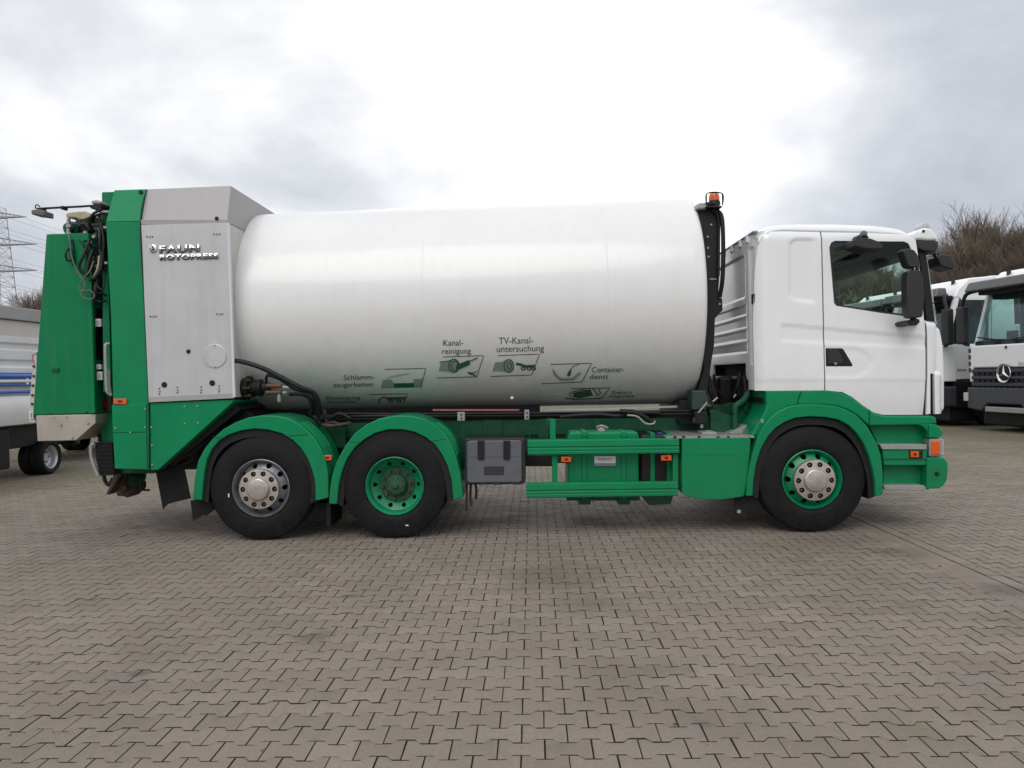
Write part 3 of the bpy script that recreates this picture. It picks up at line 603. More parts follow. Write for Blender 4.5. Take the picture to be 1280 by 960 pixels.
# --- side guard
def rail(name, a0, a1, py0a, py1a, py0b, py1b):
    za = P(a0, py0a).z; zb = P(a0, py1a).z; zc = P(a1, py0b).z; zd = P(a1, py1b).z; X0 = P(a0, py0a).x; X1 = P(a1, py0b).x
    prof = [(.045, 1), (.015, .985), (.002, .93), (0, .55), (.010, .50), (.010, .46), (0, .42), (0, .30), (.006, .26), (0, .22), (.002, .06), (.015, .015), (.045, 0), (.06, .0), (.06, 1)]
    prism(name, [Vector((X0, y_, zb + (za - zb) * t)) for y_, t in prof], [Vector((X1, y_, zd + (zc - zd) * t)) for y_, t in prof], GREEN, T, .003, 2)
rail('guard_rail', 659.5, 849, 549.8, 569.6, 547.8, 567.2); rail('guard_rail', 657.5, 847.5, 604, 623.4, 602, 620.6)
pbox('guard_post', 687.5, 524, 694.5, 549, .07, .12, GREEN, T, .004); pbox('guard_post', 690, 569, 697, 605, .065, .115, GREEN, T, .004); pbox('guard_post', 841, 567, 848, 603, .065, .11, GREEN, T, .004)
pbox('post_plate', 683, 523, 691, 533, .12, .14, GREEN2, T, .003)
def marker(a, b, c_, d, Y):
    m_ = pbox('side_marker', a, b, c_, d, Y, Y + .03, ORANGE, T, .005); s_ = pbox('marker_base', a - 1, b + 1, c_ + .5, d + 1.2, Y + .02, Y + .045, BLACK, m_, .003); s_.matrix_parent_inverse = Matrix.Identity(4)
    s2 = pbox('marker_reflector', a + (c_ - a) * .35, b + (d - b) * .3, a + (c_ - a) * .68, b + (d - b) * .68, Y - .004, Y + .002, REDL, m_, .001)
    return m_
marker(701.5, 571, 714, 577.6, .03); marker(826.5, 569, 839.5, 575.8, .03); marker(403, 569, 414.5, 575.6, .0); marker(141.5, 498.3, 157.8, 505.3, -.02)
# --- tanks
tk = slab('fuel_tank', [(709.5, 546), (712, 540), (797, 539.5), (799, 545), (799, 616), (795, 622), (713, 623), (709.5, 618)], .17, .76, GREEN, T, .05, 5)
for a, b in ((727.3, 733.6), (776.8, 782.8)):
    s_ = slab('tank_strap', [(a, 538.6), (b, 538.6), (b, 624), (a, 624)], .155, .78, GREEN, tk, .012)
    pbox('strap_foot', a - 4, 619, b + 5, 631, .19, .5, GREEN2, tk, .01); pbox('strap_buckle', a, 540, b + 1, 546, .15, .16, GREEN, tk, .003)
pbox('tank_cradle', 708, 618, 800, 626, .2, .7, GREEN2, T, .01)
cp = P(752, 541, .3); lathe('tank_cap', [(.0001, .065), (.045, .062), (.05, .05), (.05, .02), (.038, .01), (.036, -.03)], (cp.x, .3, cp.z), LGREY, tk, 'Z', 24)
tube('cap_lever', [(cp.x - .05, .27, cp.z + .06), (cp.x, .25, cp.z + .075), (cp.x + .06, .26, cp.z + .05)], .012, LGREY, tk)
ab = slab('additive_tank', [(799.5, 543), (819, 542), (840, 542), (840, 618), (800, 620)], .22, .7, BLACK, T, .04, 4)
for a, b in ((813, 818.8), (834, 840)): pbox('tank_strap', a, 541.2, b, 621, .20, .72, GREEN, ab, .006)
cp = P(825, 545.5, .3); lathe('additive_cap', [(.0001, .04), (.028, .038), (.033, .025), (.033, -.01)], (cp.x, .3, cp.z), BLUE, ab, 'Z', 20)
slab('tank_guard', [(801, 618), (842, 618), (839, 630), (812, 632)], .2, .6, GREEN2, T, .01)
st = pbox('tank_sticker', 743, 570.2, 769.6, 582.6, .148, .152, STICK, tk, 0); pbox('sticker_band', 743, 579, 769.6, 582.6, .1455, .149, mat('grey_blue_print', (.17, .18, .24), .5), tk, 0)
def flat_text(s, px, py, h, Y, m, parent, shear=0.0, wpx=None, offset=0.0, ext=.0008, name='lettering', ang=0.0):
    me = textmesh(s, 1.0, 0, shear, offset); xs = [v_.co.x for v_ in me.vertices]; k = h / 0.72
    sx = (wpx / (max(xs) - min(xs)) / k) if wpx else 1.0
    for v_ in me.vertices:
        qx = (v_.co.x - min(xs)) * k * sx; qy = v_.co.y * k; v_.co = P(px + qx + qy * math.sin(ang), py - qy - qx * math.tan(ang), Y)
    return link(name, me, m, parent)
flat_text('fehlard', 747, 575.3, 3.4, .1475, INK, tk, 0.35, 17)
# --- toolbox
tb = slab('toolbox', [(580.8, 549.5), (583, 548.3), (654.5, 547.6), (656.6, 549), (656.8, 603), (654.6, 605), (583, 606), (580.8, 604)], .07, .52, PLAST, T, .012)
ld = slab('toolbox_lid', [(583.6, 553), (586.5, 551), (649.5, 550.3), (652.3, 552.5), (652.4, 601), (650, 603.2), (586, 603.8), (583.6, 601)], .035, .09, GREYP, tb, .022, 4)
for a in (597, 629.2): slab('toolbox_latch', [(a, 551), (a + 8.6, 551), (a + 8.6, 573.5), (a + 7, 575), (a + 1.5, 575), (a, 573.5)], .022, .05, BLACK, tb, .004)
pbox('lid_crease', 586, 569.7, 650, 571.0, .031, .04, GREYP, tb, .002); pbox('lid_plate', 605, 583, 630, 593.8, .031, .04, INK, tb, .002)
for a in (599, 616, 641): pbox('lid_foot', a, 602, a + 10, 606, .045, .09, PLAST, tb, .003)
tubes('wear_chain', [([P(583, 605, .2), P(583.5, 622, .2), P(583, 639, .2)], .013), ([P(588.5, 605, .25), P(588, 620, .25), P(589.5, 632, .25)], .013), ([P(594.5, 605, .3), P(595.5, 614, .3), P(595, 624, .3)], .013)], RUST, T)
# --- green battery cover, deck and area behind the cab
slab('battery_cover', [(852.5, 549), (854, 547.6), (935, 547.2), (938.6, 549), (938, 561), (934, 600), (930.5, 619), (928, 621), (903, 624.5), (880, 624.5), (862, 621.5), (853, 617), (852.4, 600)], .0, .62, GREEN, T, .018, 4)
pbox('cover_crease', 866, 567.2, 920, 568.4, -.003, .01, GREEN, T, .002)
dk = slab('deck_plate', [(833, 545.7), (943, 544.2), (943, 547.4), (833, 548.2)], .015, .85, TREAD, T, .002)
for k in range(11):
    v0 = P(838 + k * 9.6, 545.3, .03); v1 = Vector((v0.x, .8, v0.z)); tube('tread_rib', [v0 + Vector((0, 0, .004)), v1 + Vector((0, 0, .004))], .005, TREAD, dk, 5, False)
for a in (842, 853, 872, 896, 909): pbox('deck_slot', a, 545.2, a + 3.4, 548.6, .010, .02, BLACK, dk, 0)
box('deck_grip', (P(875, 544, .3).x, .2, P(875, 543, .3).z), (P(893, 544, .3).x, .45, P(875, 543, .3).z + .03), LGREY, dk, .005)
slab('rear_of_arch_plate', [(905, 544), (925, 535), (950, 524), (948, 545)], .35, .7, LGREY, T, .004)
vb = pbox('valve_block', 865, 488, 883.5, 513, .38, .62, mat('greasy_green_metal', (.012, .04, .03), .5, var=.4, scale=25), T, .015); pbox('control_box', 868.5, 514, 885, 530, .33, .5, BLACK, T, .015)
pbox('red_button', 866.3, 522.5, 869.5, 528, .31, .34, REDL, T, .004); pbox('grey_connector', 876, 529, 879, 535, .36, .4, LGREY, T, .003)
tubes('cylinder_rods', [([P(873, 516, .3), P(884, 503, .3)], .009), ([P(891, 502, .4), P(897, 497, .4)], .010), ([P(917, 497, .6), P(920, 493, .6)], .010)], LGREY, T, 8)
ptube('bent_pipe', [(919, 541, .45), (919, 512, .45), (922, 506, .45), (929, 501, .47), (936, 490, .5), (936, 478, .55)], .035, GREEN2, T, 12)
slab('cab_support', [(888, 515), (895, 512), (916, 520), (925, 545), (888, 545)], .5, .56, GREEN2, T, .006)
slab('cab_crossbeam', [(886, 508), (918, 503), (936, 508), (930, 520), (886, 518)], .95, 1.5, GREEN2, T, .01)
tubes('cab_cables', [([P(889, 505, .45), P(905, 516, .4), P(924, 514, .45), P(934, 500, .5)], .008), ([P(905, 508, .5), P(920, 505, .5), P(935, 517, .5), P(938, 500, .55)], .006), ([P(886, 470, .9), P(888, 490, .8), P(895, 505, .8)], .02),
                     ([P(930, 470, .5), P(932, 490, .5), P(927, 500, .5)], .025), ([P(892, 468, .9), P(896, 485, .9), P(906, 500, .9)], .014), ([P(925, 465, .6), P(921, 485, .6), P(910, 500, .7)], .02)], BLACK, T)
pbox('exhaust_silencer', 898, 470, 923, 512, 1.0, 1.6, BLACK, T, .05); pbox('air_filter', 921, 470, 934, 500, .75, 1.2, BLACK, T, .04)
# --- drum
RD, ZD, YD = 1.130, 2.359, 1.25
XL = -2.97; XR = P(884.5, 400, .13).x
prof = [(0.55, -0.30), (0.92, -0.22), (1.06, -.12), (1.10, -.03), (RD, .03)]
prof = [(RD - .25, -.2), (RD - .02, -.1), (RD, -.05)]
xs_ = [XL + .05]
for xx in (-1.02, -.05, .92):
    pass
body = []
Ln = XR - XL
for i, t in enumerate(np.linspace(0, 1, 60)): body.append((RD + 0.0015 * math.sin(t * 23) , t * (Ln - .05)))
dome = [(RD - .006, Ln - .03), (RD - .022, Ln - .008), (RD - .05, Ln + .004), (RD - .3, Ln + .05), (.5, Ln + .08), (.0001, Ln + .09)]
CG, CO = .0095, .018          # the drum widens slightly towards the cab
def cone(me):
    for v_ in me.vertices:
        k = CO + CG * v_.co.x; dy, dz = v_.co.y - YD, v_.co.z - ZD; s = 1 + k / RD; v_.co.y = YD + dy * s; v_.co.z = ZD + k + dz * s
drum = lathe('drum', prof + body + dome, (XL, YD, ZD), DRUMW, T, 'X', 128, 1, 60); cone(drum.data)
for px in (528, 651, 760):
    xx = P(px, 400, .12).x - XL
    cone(lathe('weld_seam', [(RD + .0003, xx - .010), (RD + .0018, xx - .004), (RD + .0018, xx + .004), (RD + .0003, xx + .010)], (XL, YD, ZD), DRUMW, drum, 'X', 128).data)
lathe('drum_knob', [(.0001, -.02), (.012, -.016), (.018, 0), (.018, .05)], P(640, 497.5, .45), DRUMW, drum, 'Y', 16)
def DR(px, py, off=.003):
    d = ray(px, py); o = CP; X_ = (px - 665) / 125
    for _ in range(4):
        k = CO + CG * X_; rr = RD + k + off; zd = ZD + k
        a = d.y ** 2 + d.z ** 2; b = 2 * ((o.y - YD) * d.y + (o.z - zd) * d.z); c = (o.y - YD) ** 2 + (o.z - zd) ** 2 - rr * rr
        q = o + d * ((-b - math.sqrt(max(0, b * b - 4 * a * c))) / (2 * a)); X_ = q.x
    return q
def drum_text(s, px, py, h, wpx, m=DECAL, name='drum_lettering', tilt=-0.02, skew=0.0, off=0.0):
    me = textmesh(s, 1.0, 0, 0.0, off)
    bm = bmesh.new(); bm.from_mesh(me); bmesh.ops.triangulate(bm, faces=bm.faces); bm.to_mesh(me); bm.free()
    xs = [v_.co.x for v_ in me.vertices]; x0_, x1_ = min(xs), max(xs); k = h / 0.70; sx = wpx / (x1_ - x0_)
    for v_ in me.vertices:
        qx = (v_.co.x - x0_) * sx; qy = v_.co.y * k; v_.co = DR(px + qx + qy * skew, py - qy + qx * tilt, .0045)
    return link(name, me, m, drum)
def drum_poly(name, pts, m, off=.003, sub=6):
    """thin printed patch: outline in picture coordinates wrapped on the drum skin"""
    bm = bmesh.new(); bm.faces.new([bm.verts.new((a, b, 0)) for a, b in pts]); ys = [p[1] for p in pts]
    y_ = min(ys) + 3
    while y_ < max(ys): 
        bmesh.ops.bisect_plane(bm, geom=bm.verts[:] + bm.edges[:] + bm.faces[:], plane_co=(0, y_, 0), plane_no=(0, 1, 0)); y_ += 3
    for v_ in bm.verts: v_.co = DR(v_.co.x, v_.co.y, off)
    bmesh.ops.recalc_face_normals(bm, faces=bm.faces); me = bpy.data.meshes.new(name); bm.to_mesh(me); bm.free(); return link(name, me, m, drum)
def drum_line(name, pts, wpx, m, off=.0035):
    V = []; F = []
    dense = []
    for (a, b), (c_, d) in zip(pts, pts[1:]):
        k = max(1, int(math.hypot(c_ - a, d - b) / 4)); dense += [(a + (c_ - a) * i / k, b + (d - b) * i / k) for i in range(k)]
    dense.append(pts[-1])
    for i, (a, b) in enumerate(dense):
        p0 = dense[max(i - 1, 0)]; p1 = dense[min(i + 1, len(dense) - 1)]; dx, dy = p1[0] - p0[0], p1[1] - p0[1]; l = math.hypot(dx, dy) or 1
        nx, ny = -dy / l * wpx / 2, dx / l * wpx / 2; V += [DR(a + nx, b + ny, off), DR(a - nx, b - ny, off)]
    for i in range(len(dense) - 1): F.append([2 * i, 2 * i + 1, 2 * i + 3, 2 * i + 2])
    return link(name, mesh_from(V, F, name), m, drum)
def ell(cx, cy, rx, ry, n=20, a0=0, a1=2 * math.pi): return [(cx + rx * math.cos(a0 + (a1 - a0) * i / n), cy + ry * math.sin(a0 + (a1 - a0) * i / n)) for i in range(n + 1)]
drum_text('Kanal-', 554, 432.3, 7.6, 25); drum_text('reinigung', 552.6, 442.5, 7.2, 36)
drum_text('TV-Kanal-', 623.5, 430, 8.2, 43); drum_text('untersuchung', 621, 440, 7.8, 59)
drum_text('Schlamm-', 429.5, 475, 6.4, 39); drum_text('saugarbeiten', 417, 484, 5.8, 49.5)
drum_text('Entsorgung', 408, 499.5, 4.0, 42, tilt=-.016); drum_text('Abscheider', 408.5, 504, 3.0, 38, tilt=-.016)
drum_text('Container-', 740, 465.8, 7.0, 40.5); drum_text('dienst', 737.3, 474, 6.2, 23)
drum_text('Elektro', 765, 492.6, 4.0, 25, tilt=-.016); drum_text('Altgeräte', 761, 497, 3.2, 31.5, tilt=-.016)
PL = 0.9
# pictogram 1: brush entering pipe
drum_line('pictogram_frame', [(553.5, 446.2), (604.5, 444.6), (596, 471), (545.5, 472.6)], PL, DECAL)
drum_poly('pictogram_pipe', [(551, 452.5), (561, 451.5), (567, 449.5), (567, 465.5), (560, 464.5), (548.5, 464)], DECALG)
drum_poly('pictogram_pipe_mouth', ell(567.5, 457.3, 6.4, 8.2)[:-1], DECALG, .0035); drum_line('pictogram_ring', ell(567.5, 457.3, 6.4, 8.2), 1.3, DECAL2, .005); drum_line('pictogram_ring', ell(568.5, 457.3, 4.0, 5.8), 1.1, DECAL2, .0055); drum_line('pipe_outline', [(549, 452.6), (561, 451.3), (566, 449)], 1, DECAL2, .005)
drum_poly('pictogram_brush', [(571, 456), (586, 450), (588, 455.5), (574, 462), (569.5, 461)], DECAL2, .006); drum_line('pictogram_shaft', [(585, 452.5), (597, 447.6)], 1.4, DECAL2, .006)
drum_line('pictogram_hand', [(584, 465.5), (592, 466.5), (596, 464.2)], 1.2, DECAL); drum_line('pictogram_hand', [(586, 467), (592, 468.5), (595, 470.3)], 1.6, DECAL)
# pictogram 2: camera crawler
drum_line('pictogram_frame', [(622.4, 444.6), (674.6, 442.6), (664.5, 468.8), (613.5, 470.6)], PL, DECAL)
drum_poly('pictogram_pipe', [(619, 453), (626, 452.5), (634, 449.5), (634, 465.5), (626, 464.2), (615.5, 464)], DECALG)
drum_poly('pictogram_pipe_mouth', ell(636, 457.4, 6.0, 8.0)[:-1], DECALG, .0035); drum_line('pictogram_ring', ell(636, 457.4, 6.0, 8.0), 1.3, DECAL2, .005); drum_line('pictogram_ring', ell(636.5, 457.4, 2.6, 4.6), 1.1, DECAL2, .0055)
drum_line('pictogram_crawler', [(645, 455), (650, 455.5), (657, 458), (669, 457.6)], 3.2, DECAL2, .005)
for a in (654, 661, 667): drum_line('crawler_wheel', ell(a, 460.6, 2.3, 1.9), 1.5, DECAL2, .006)
# pictogram 3: sludge
drum_line('pictogram_frame', [(481, 461.6), (532, 460.6), (526.5, 484)], PL, DECAL); drum_poly('pictogram_bank', [(478.5, 475), (489, 474.2), (492.5, 479), (492.8, 485), (475.8, 485.4)], DECALG); drum_poly('pictogram_bank', [(517, 474), (528.6, 473.4), (526, 484.3), (516.5, 484.6)], DECALG)
drum_poly('pictogram_sludge', [(492.5, 479.2), (517, 478.8), (517.5, 484.4), (492.8, 485)], DECAL2, .004); drum_poly('pictogram_spray', [(482, 472.4), (496, 468.4), (511, 466.2), (511, 468.2), (498, 471), (484, 473.4)], mat('pale_print', (.42, .44, .44), .5), .003)
# pictogram 4: separator truck
drum_line('pictogram_frame', [(462, 493.2), (509.5, 492.2), (504, 505)], PL, DECAL); drum_line('pictogram_truck', [(473.5, 504), (474.5, 499.5), (479, 496.5), (484, 497.6), (507, 497.2)], 1.6, DECAL, .005)
drum_line('pictogram_truck', [(484, 499.2), (506, 498.8)], 1.0, DECAL, .005)
for a in (488.5, 498.5): drum_line('truck_wheel', ell(a, 501.4, 3.0, 1.2), 1.0, DECAL, .006)
# pictogram 5: container
drum_line('pictogram_frame', [(688, 455.6), (739.5, 454), (727.5, 477.6), (677, 479.8)], PL, DECAL); drum_line('pictogram_skip', [(692.5, 464.5), (694, 468.5), (701, 474.6), (716, 474.2), (725.5, 466)], 3.2, DECALG, .004); drum_line('pictogram_skip_line', [(691, 461.5), (692, 466)], 1.0, DECAL)
drum_poly('pictogram_brush', [(708.5, 470), (711, 464), (714.5, 461), (713.5, 467), (712, 470.4)], DECAL2, .005); drum_line('pictogram_shaft', [(713.5, 461.5), (717, 457.6), (724, 455.4)], .9, DECAL)
# pictogram 6: electrical scrap
drum_line('pictogram_frame', [(714, 486), (762.5, 485), (752.5, 498), (716, 499.4)], PL, DECAL); drum_poly('pictogram_device', [(717, 491), (738, 486.6), (741, 494.4), (724, 498), (716.5, 496.5)], DECAL2, .004)
drum_line('device_outline', [(714, 496.5), (712, 492.5), (717, 489.6), (733, 485.8)], 1.0, DECAL, .005); drum_line('device_edge', [(741, 485.4), (747, 494), (751, 491.5), (748, 486.2)], 1.2, DECAL, .005); drum_line('device_cord', [(705.5, 497.6), (712, 498.6), (718, 498.6)], 1.2, DECAL, .005)
slab('drum_gap_block', [(300, 508), (675, 505), (675, 530), (300, 530)], 1.0, 1.5, BLACK, T, .01)  # black box added to darken the open gap below the drum
slab('drum_roller_frame', [(850, 500), (880, 500), (880, 530), (850, 530)], .6, 1.9, BLACK, T, .01)
# --- bulkhead between drum and cab
bk = slab('drum_bulkhead', [(869.5, 256), (886, 252), (899, 262), (900, 300), (899.5, 340), (898, 372), (903, 373), (903.5, 388), (899, 392), (894, 398), (893, 430), (888, 462), (885, 490), (878, 512), (872, 512), (872, 492), (879, 462), (879, 440), (870, 400)], .5, 2.0, BLACK, T, .01)
bk.location.x += 0.0
tubes('bulkhead_hose', [([P(893, 262, .48), P(901, 268, .46), P(903.5, 285, .45), P(904, 320, .45), P(903, 350, .46), P(899.5, 372, .5)], .022), ([P(890, 262, .48), P(898, 272, .47), P(898.5, 300, .47), P(898, 345, .47)], .014)], BLACK, bk)
for a, b in ((884.5, 296), (885, 310), (885.5, 321), (899.5, 380), (890, 349), (889, 281)):
    lathe('bulkhead_bolt', [(.0001, -.008), (.011, -.008), (.011, .004)], P(a, b, .495), LGREY, bk, 'Y', 8)
pbox('clamp_bar', 887, 348.2, 895.5, 349.4, .485, .5, LGREY, bk, 0)
slab('top_cover', [(869, 262), (871, 254.5), (877, 252.5), (884, 254.5), (885, 261)], .44, 2.0, LGREY, bk, .02)
# beacon on its bracket
be = pbox('beacon_mount', 883, 257, 902.5, 259.2, .38, .62, BLACK, T, .004)
bc = P(892.8, 256.5, .5)
lathe('beacon_base', [(.0001, 0), (.062, 0), (.062, .03), (.052, .045), (.0001, .045)], bc, BLACK, be, 'Z', 28); lathe('beacon_lens', [(.054, .045), (.056, .06), (.053, .10), (.045, .115), (.0001, .12)], bc, ORANGE, be, 'Z', 28)
tubes('beacon_guard', [([P(883.3, 257, .42), P(883, 246, .42), P(883.6, 242, .42), P(888, 241.2, .42), P(900, 241, .42), P(902.6, 242.6, .42), P(903, 246, .42), P(903.2, 257, .42)], .006), ([P(883.3, 257, .60), P(883.6, 242, .60), P(902.8, 242, .60), P(903.2, 257, .60)], .006)], BLACK, be, 6)
# ---------------------------------------------------------------- hopper and tailgate
CAMG = mat('dark_grey_housing', (.11, .11, .11), .5)
C_ = .17
def sym(name, pts, m, bevel=.01, par=None):
    """outline points (px, py, Y) mirrored to the far side of the truck"""
    fr = [P(a, b, y_) for a, b, y_ in pts]; return prism(name, fr, [Vector((v_.x, 2.5 - v_.y, v_.z)) for v_ in fr], m, par or T, bevel)
hb = sym('hopper_body', [(177, 281, .012), (284, 278.2, .012), (292, 497, .012), (187.5, 502, .012)], BEIGE, .004)
sym('hopper_roof', [(176, 280.5, .0), (183.3, 236.5, C_), (288.8, 232.2, C_), (284.2, 277.6, .0)], HROOF, .006)
pbox('roof_flange', 175.3, 274.5, 284.5, 280.8, -.012, .01, FASCIA, T, .003).location = (0, 0, 0)
cp_ = slab('hopper_cover', [(176.2, 281.2), (284.6, 278.6), (292.2, 496.5), (185.8, 502.3)], -.018, .008, PANEL, T, .004)
slab('cover_hem', [(185.4, 496), (292.1, 491.6), (292.5, 497.8), (186.2, 503)], -.024, -.016, FASCIA, cp_, .002)
slab('cover_edge', [(283.2, 278.6), (286.3, 278.4), (294, 496.5), (290.8, 496.8)], -.026, .01, STICK, cp_, .004)
def dot(a, b, r, m, Y=-.02, par=None, nm='cover_hole', h=.006, n=20): return lathe(nm, [(.0001, -h), (r * .85, -h), (r, 0), (r, .004)], P(a, b, Y), m, par or cp_, 'Y', n)
dot(235.4, 439.4, .022, BLACK); dot(205.3, 481, .029, BLACK); dot(265.2, 478.8, .029, BLACK); dot(270.8, 273, .02, BLACK, -.016, T, 'lifting_eye'); dot(175.8, 240.2, .022, BLACK, C_ - .03, T, 'lifting_eye')
lathe('inspection_lid', [(.0001, -.009), (.112, -.009), (.118, -.006), (.119, 0)], P(268.6, 445, -.018), PANEL, cp_, 'Y', 48, sharp=8)
for a, b in ((268, 431.5), (269, 458.6)): dot(a, b, .008, LGREY, -.028, cp_, 'lid_screw')
for a, b, s in ((187, 295.8, 1), (271, 292.6, 1), (191.5, 395.5, 1), (274.5, 392.5, 1), (199.3, 489, 0), (221.8, 487.5, 0), (251.3, 487.2, 0), (273.8, 486, 0)):
    dot(a, b, .011, LGREY, -.02, cp_, 'quarter_turn_lock')
    for q in (-1, 1): dot(a + (3.5 * q if s else 0), b + (0 if s else 3.5 * q), .0065, BLACK, -.02, cp_, 'lock_rivet')
# chrome lettering and roundel
def chrome_text(s, px, py, h, wpx, slope=-.035):
    me = textmesh(s, 1.0, 0.0, 0.0, 0.055, space=1.12); xs = [v_.co.x for v_ in me.vertices]; a0_, a1_ = min(xs), max(xs)
    for v_ in me.vertices: v_.co = P(px + (v_.co.x - a0_) * wpx / (a1_ - a0_) + .1, py - v_.co.y * h / .7 + (v_.co.x - a0_) * wpx / (a1_ - a0_) * slope + h * .09, -.0195)
    link('lettering_shadow', me, BLACK, cp_)  # larger dark copy set lower, a shadow painted behind the letters
    me = textmesh(s, 1.0, 0.0, 0.0, 0.024, space=1.12); xs = [v_.co.x for v_ in me.vertices]; x0_, x1_ = min(xs), max(xs); sx = wpx / (x1_ - x0_); k = h / .70
    bm = bmesh.new(); bm.from_mesh(me); bmesh.ops.triangulate(bm, faces=bm.faces)
    for q in (.12, .35, .6): bmesh.ops.bisect_plane(bm, geom=bm.verts[:] + bm.edges[:] + bm.faces[:], plane_co=(0, q, 0), plane_no=(0, 1, 0))
    r = bmesh.ops.extrude_face_region(bm, geom=bm.faces[:]); top = {v_ for v_ in r['geom'] if isinstance(v_, bmesh.types.BMVert)}
    for v_ in bm.verts:
        qx = (v_.co.x - x0_) * sx; qy = v_.co.y * k; Yv = -.034 if v_ in top else -.019
        # the cast letters slope back towards their foot
        if v_ in top: Yv += -.008 * (1 - abs(qy / h - .5) * 2)
        v_.co = P(px + qx, py - qy + qx * slope, Yv)
    bmesh.ops.recalc_face_normals(bm, faces=bm.faces); bm.to_mesh(me); bm.free(); me.shade_smooth(); me.set_sharp_from_angle(angle=R(20)); return link('chrome_lettering', me, LETTER, cp_)
chrome_text('FAUN', 199, 315.6, 8.6, 50); chrome_text('ROTOPRESS', 199.6, 324.8, 6.4, 73, -.028)
ec = P(191.4, 311, -.02); lathe('roundel', [(.0001, -.012), (.030, -.014), (.040, -.010), (.043, 0)], ec, CHROME, cp_, 'Y', 32)
tubes('roundel_mark', [([ec + Vector((-.026, -.016, .008)), ec + Vector((-.006, -.019, -.016)), ec + Vector((.024, -.016, -.004))], .006), ([ec + Vector((-.004, -.018, .028)), ec + Vector((.006, -.018, 0)), ec + Vector((.004, -.018, -.02))], .005)], BLACK, cp_, 6)
# green column
co = sym('column', [(132.2, 277.6, 0), (175, 276.6, 0), (185.8, 503, 0), (186.4, 588, 0), (143, 586, 0), (138.6, 400, 0), (133.5, 300, 0)], GREEN, .008)
sym('column_top', [(132.2, 277.4, .0), (142.6, 237.6, C_), (182.6, 236.2, C_), (174.8, 276.4, .0)], GREEN, .008)
sym('column_rear_top', [(127, 240, .30), (143, 239.5, .30), (143, 300, .30), (127, 300, .30)], GREEN3, .008)
slab('column_door', [(139.5, 506), (182.8, 504.6), (183, 540), (140.8, 541)], -.010, .01, GREEN, co, .004); slab('column_door', [(140.9, 542), (183, 541), (183.8, 586.6), (143.5, 585.6)], -.010, .01, GREEN, co, .004)
for a, b in ((144.5, 535), (163, 540.6), (181.5, 534), (181.5, 511)): dot(a, b, .009, LGREY, -.012, co, 'door_screw')
ptube('corner_seal', [(183.2, 237, C_ - .012), (175.6, 277, -.012), (180.6, 380, -.012), (185.9, 503, -.012), (186.6, 588, -.012)], .006, BLACK, T, 6)
gp = sym('lower_apron', [(187.2, 504, .0), (288, 499.5, .0), (292, 502, .0), (197.5, 587.5, .0), (187.6, 588, .0)], GREEN, .006)
for a, b in ((231, 508), (247, 507.5), (231, 529.5), (247.5, 528.5), (187.8 + 1.5, 534), (190, 556.7), (190.5, 581)): dot(a, b, .010, LGREY, -.004, gp, 'rivet')
# dark underside and slanted press chute
sym('hopper_floor', [(293, 503, .12), (300, 512, .12), (235, 565, .12), (199, 590, .12)], BLACK, .004)
slab('chute_side', [(292, 500), (318, 520), (262, 545), (232, 578), (205, 589)], .35, 2.1, BLACK, T, .01)
tubes('chute_pipe', [([P(220, 575, .25), P(240, 565, .25), P(262, 548, .28), P(282, 527, .3)], .03)], BLACK, T, 10)
# inner mechanism between column and tailgate
sym('rear_frame', [(118, 400, .28), (134, 392, .28), (143, 586, .28), (133, 588, .28), (119, 490, .28)], GREEN3, .006)
sym('rear_frame_post', [(127.5, 330, .12), (135, 330, .12), (138.8, 490, .12), (129, 490, .12)], GREEN3, .005)
sym('rear_frame_lower', [(118, 492, .38), (139, 492, .38), (142, 560, .38), (122, 552, .38)], BLACK, .01)
# tailgate
tg = sym('tailgate', [(57.6, 292.4, .06), (110, 291, .06), (114, 340, .06), (118.4, 517, .06), (40.6, 519, .06), (43.5, 480, .06)], GREEN3, .012)
slab('tailgate_edge_fold', [(107, 330), (113.5, 340), (118.6, 517), (112, 517.5)], .035, .07, GREEN3, tg, .01)
pbox('edge_seal', 116.5, 385, 119.6, 519, .10, .3, BLACK, tg, .003)
hp = slab('hopper_lip', [(44.9, 519.4), (119.2, 517.8), (119.2, 529), (95, 550.4), (46.8, 551.6)], .05, 2.45, STEEL, T, .006)
slab('tail_edge_strip', [(42.8, 452), (45, 440), (46, 446), (44.4, 480), (41.4, 520), (44.5, 528), (36.4, 528), (35.8, 516), (39.5, 470)], .10, 2.4, BEIGE, tg, .004)
tubes('strip_loop', [([P(45, 442.5, .1), P(41.5, 443.5, .1), P(40.6, 450, .1), P(43.5, 455, .1)], .006)], PINK, tg, 6)
for a, b in ((42, 458), (41.8, 470), (41, 482), (40.4, 494), (40, 505)): dot(a, b, .014, RUST, .095, tg, 'strip_bolt')
pbox('warning_sticker', 36.6, 514.5, 41.5, 523.5, .085, .1, STICK, tg, 0); pbox('sticker_stripe', 38, 516, 40, 522, .082, .086, PINK, tg, 0)
for a, b in ((75.8, 531.2), (109.8, 529.3), (90, 547.5), (83.5, 521.5), (67, 521.5)): dot(a, b, .012 if b > 525 else .007, LGREY, .045, hp, 'bolt')
for a, b in ((108, 515.6),): dot(a, b, .008, BLACK, .05, hp, 'bolt')
pbox('tailgate_plate', 64.5, 460.5, 73, 464.5, .045, .06, GREEN2, tg, 0)
# stickers on the frame
for a, b, c_, d in ((118.3, 398.5, 125.6, 408), (120.5, 455.5, 125.8, 461.5), (121, 464.5, 127.6, 474.8)):
    pbox('frame_sticker', a, b, c_, d, .10, .285, STICK, T, 0); pbox('sticker_print', a + 1.5, b + 2, c_ - 1.5, d - 2, .095, .1, FASCIA, T, 0)
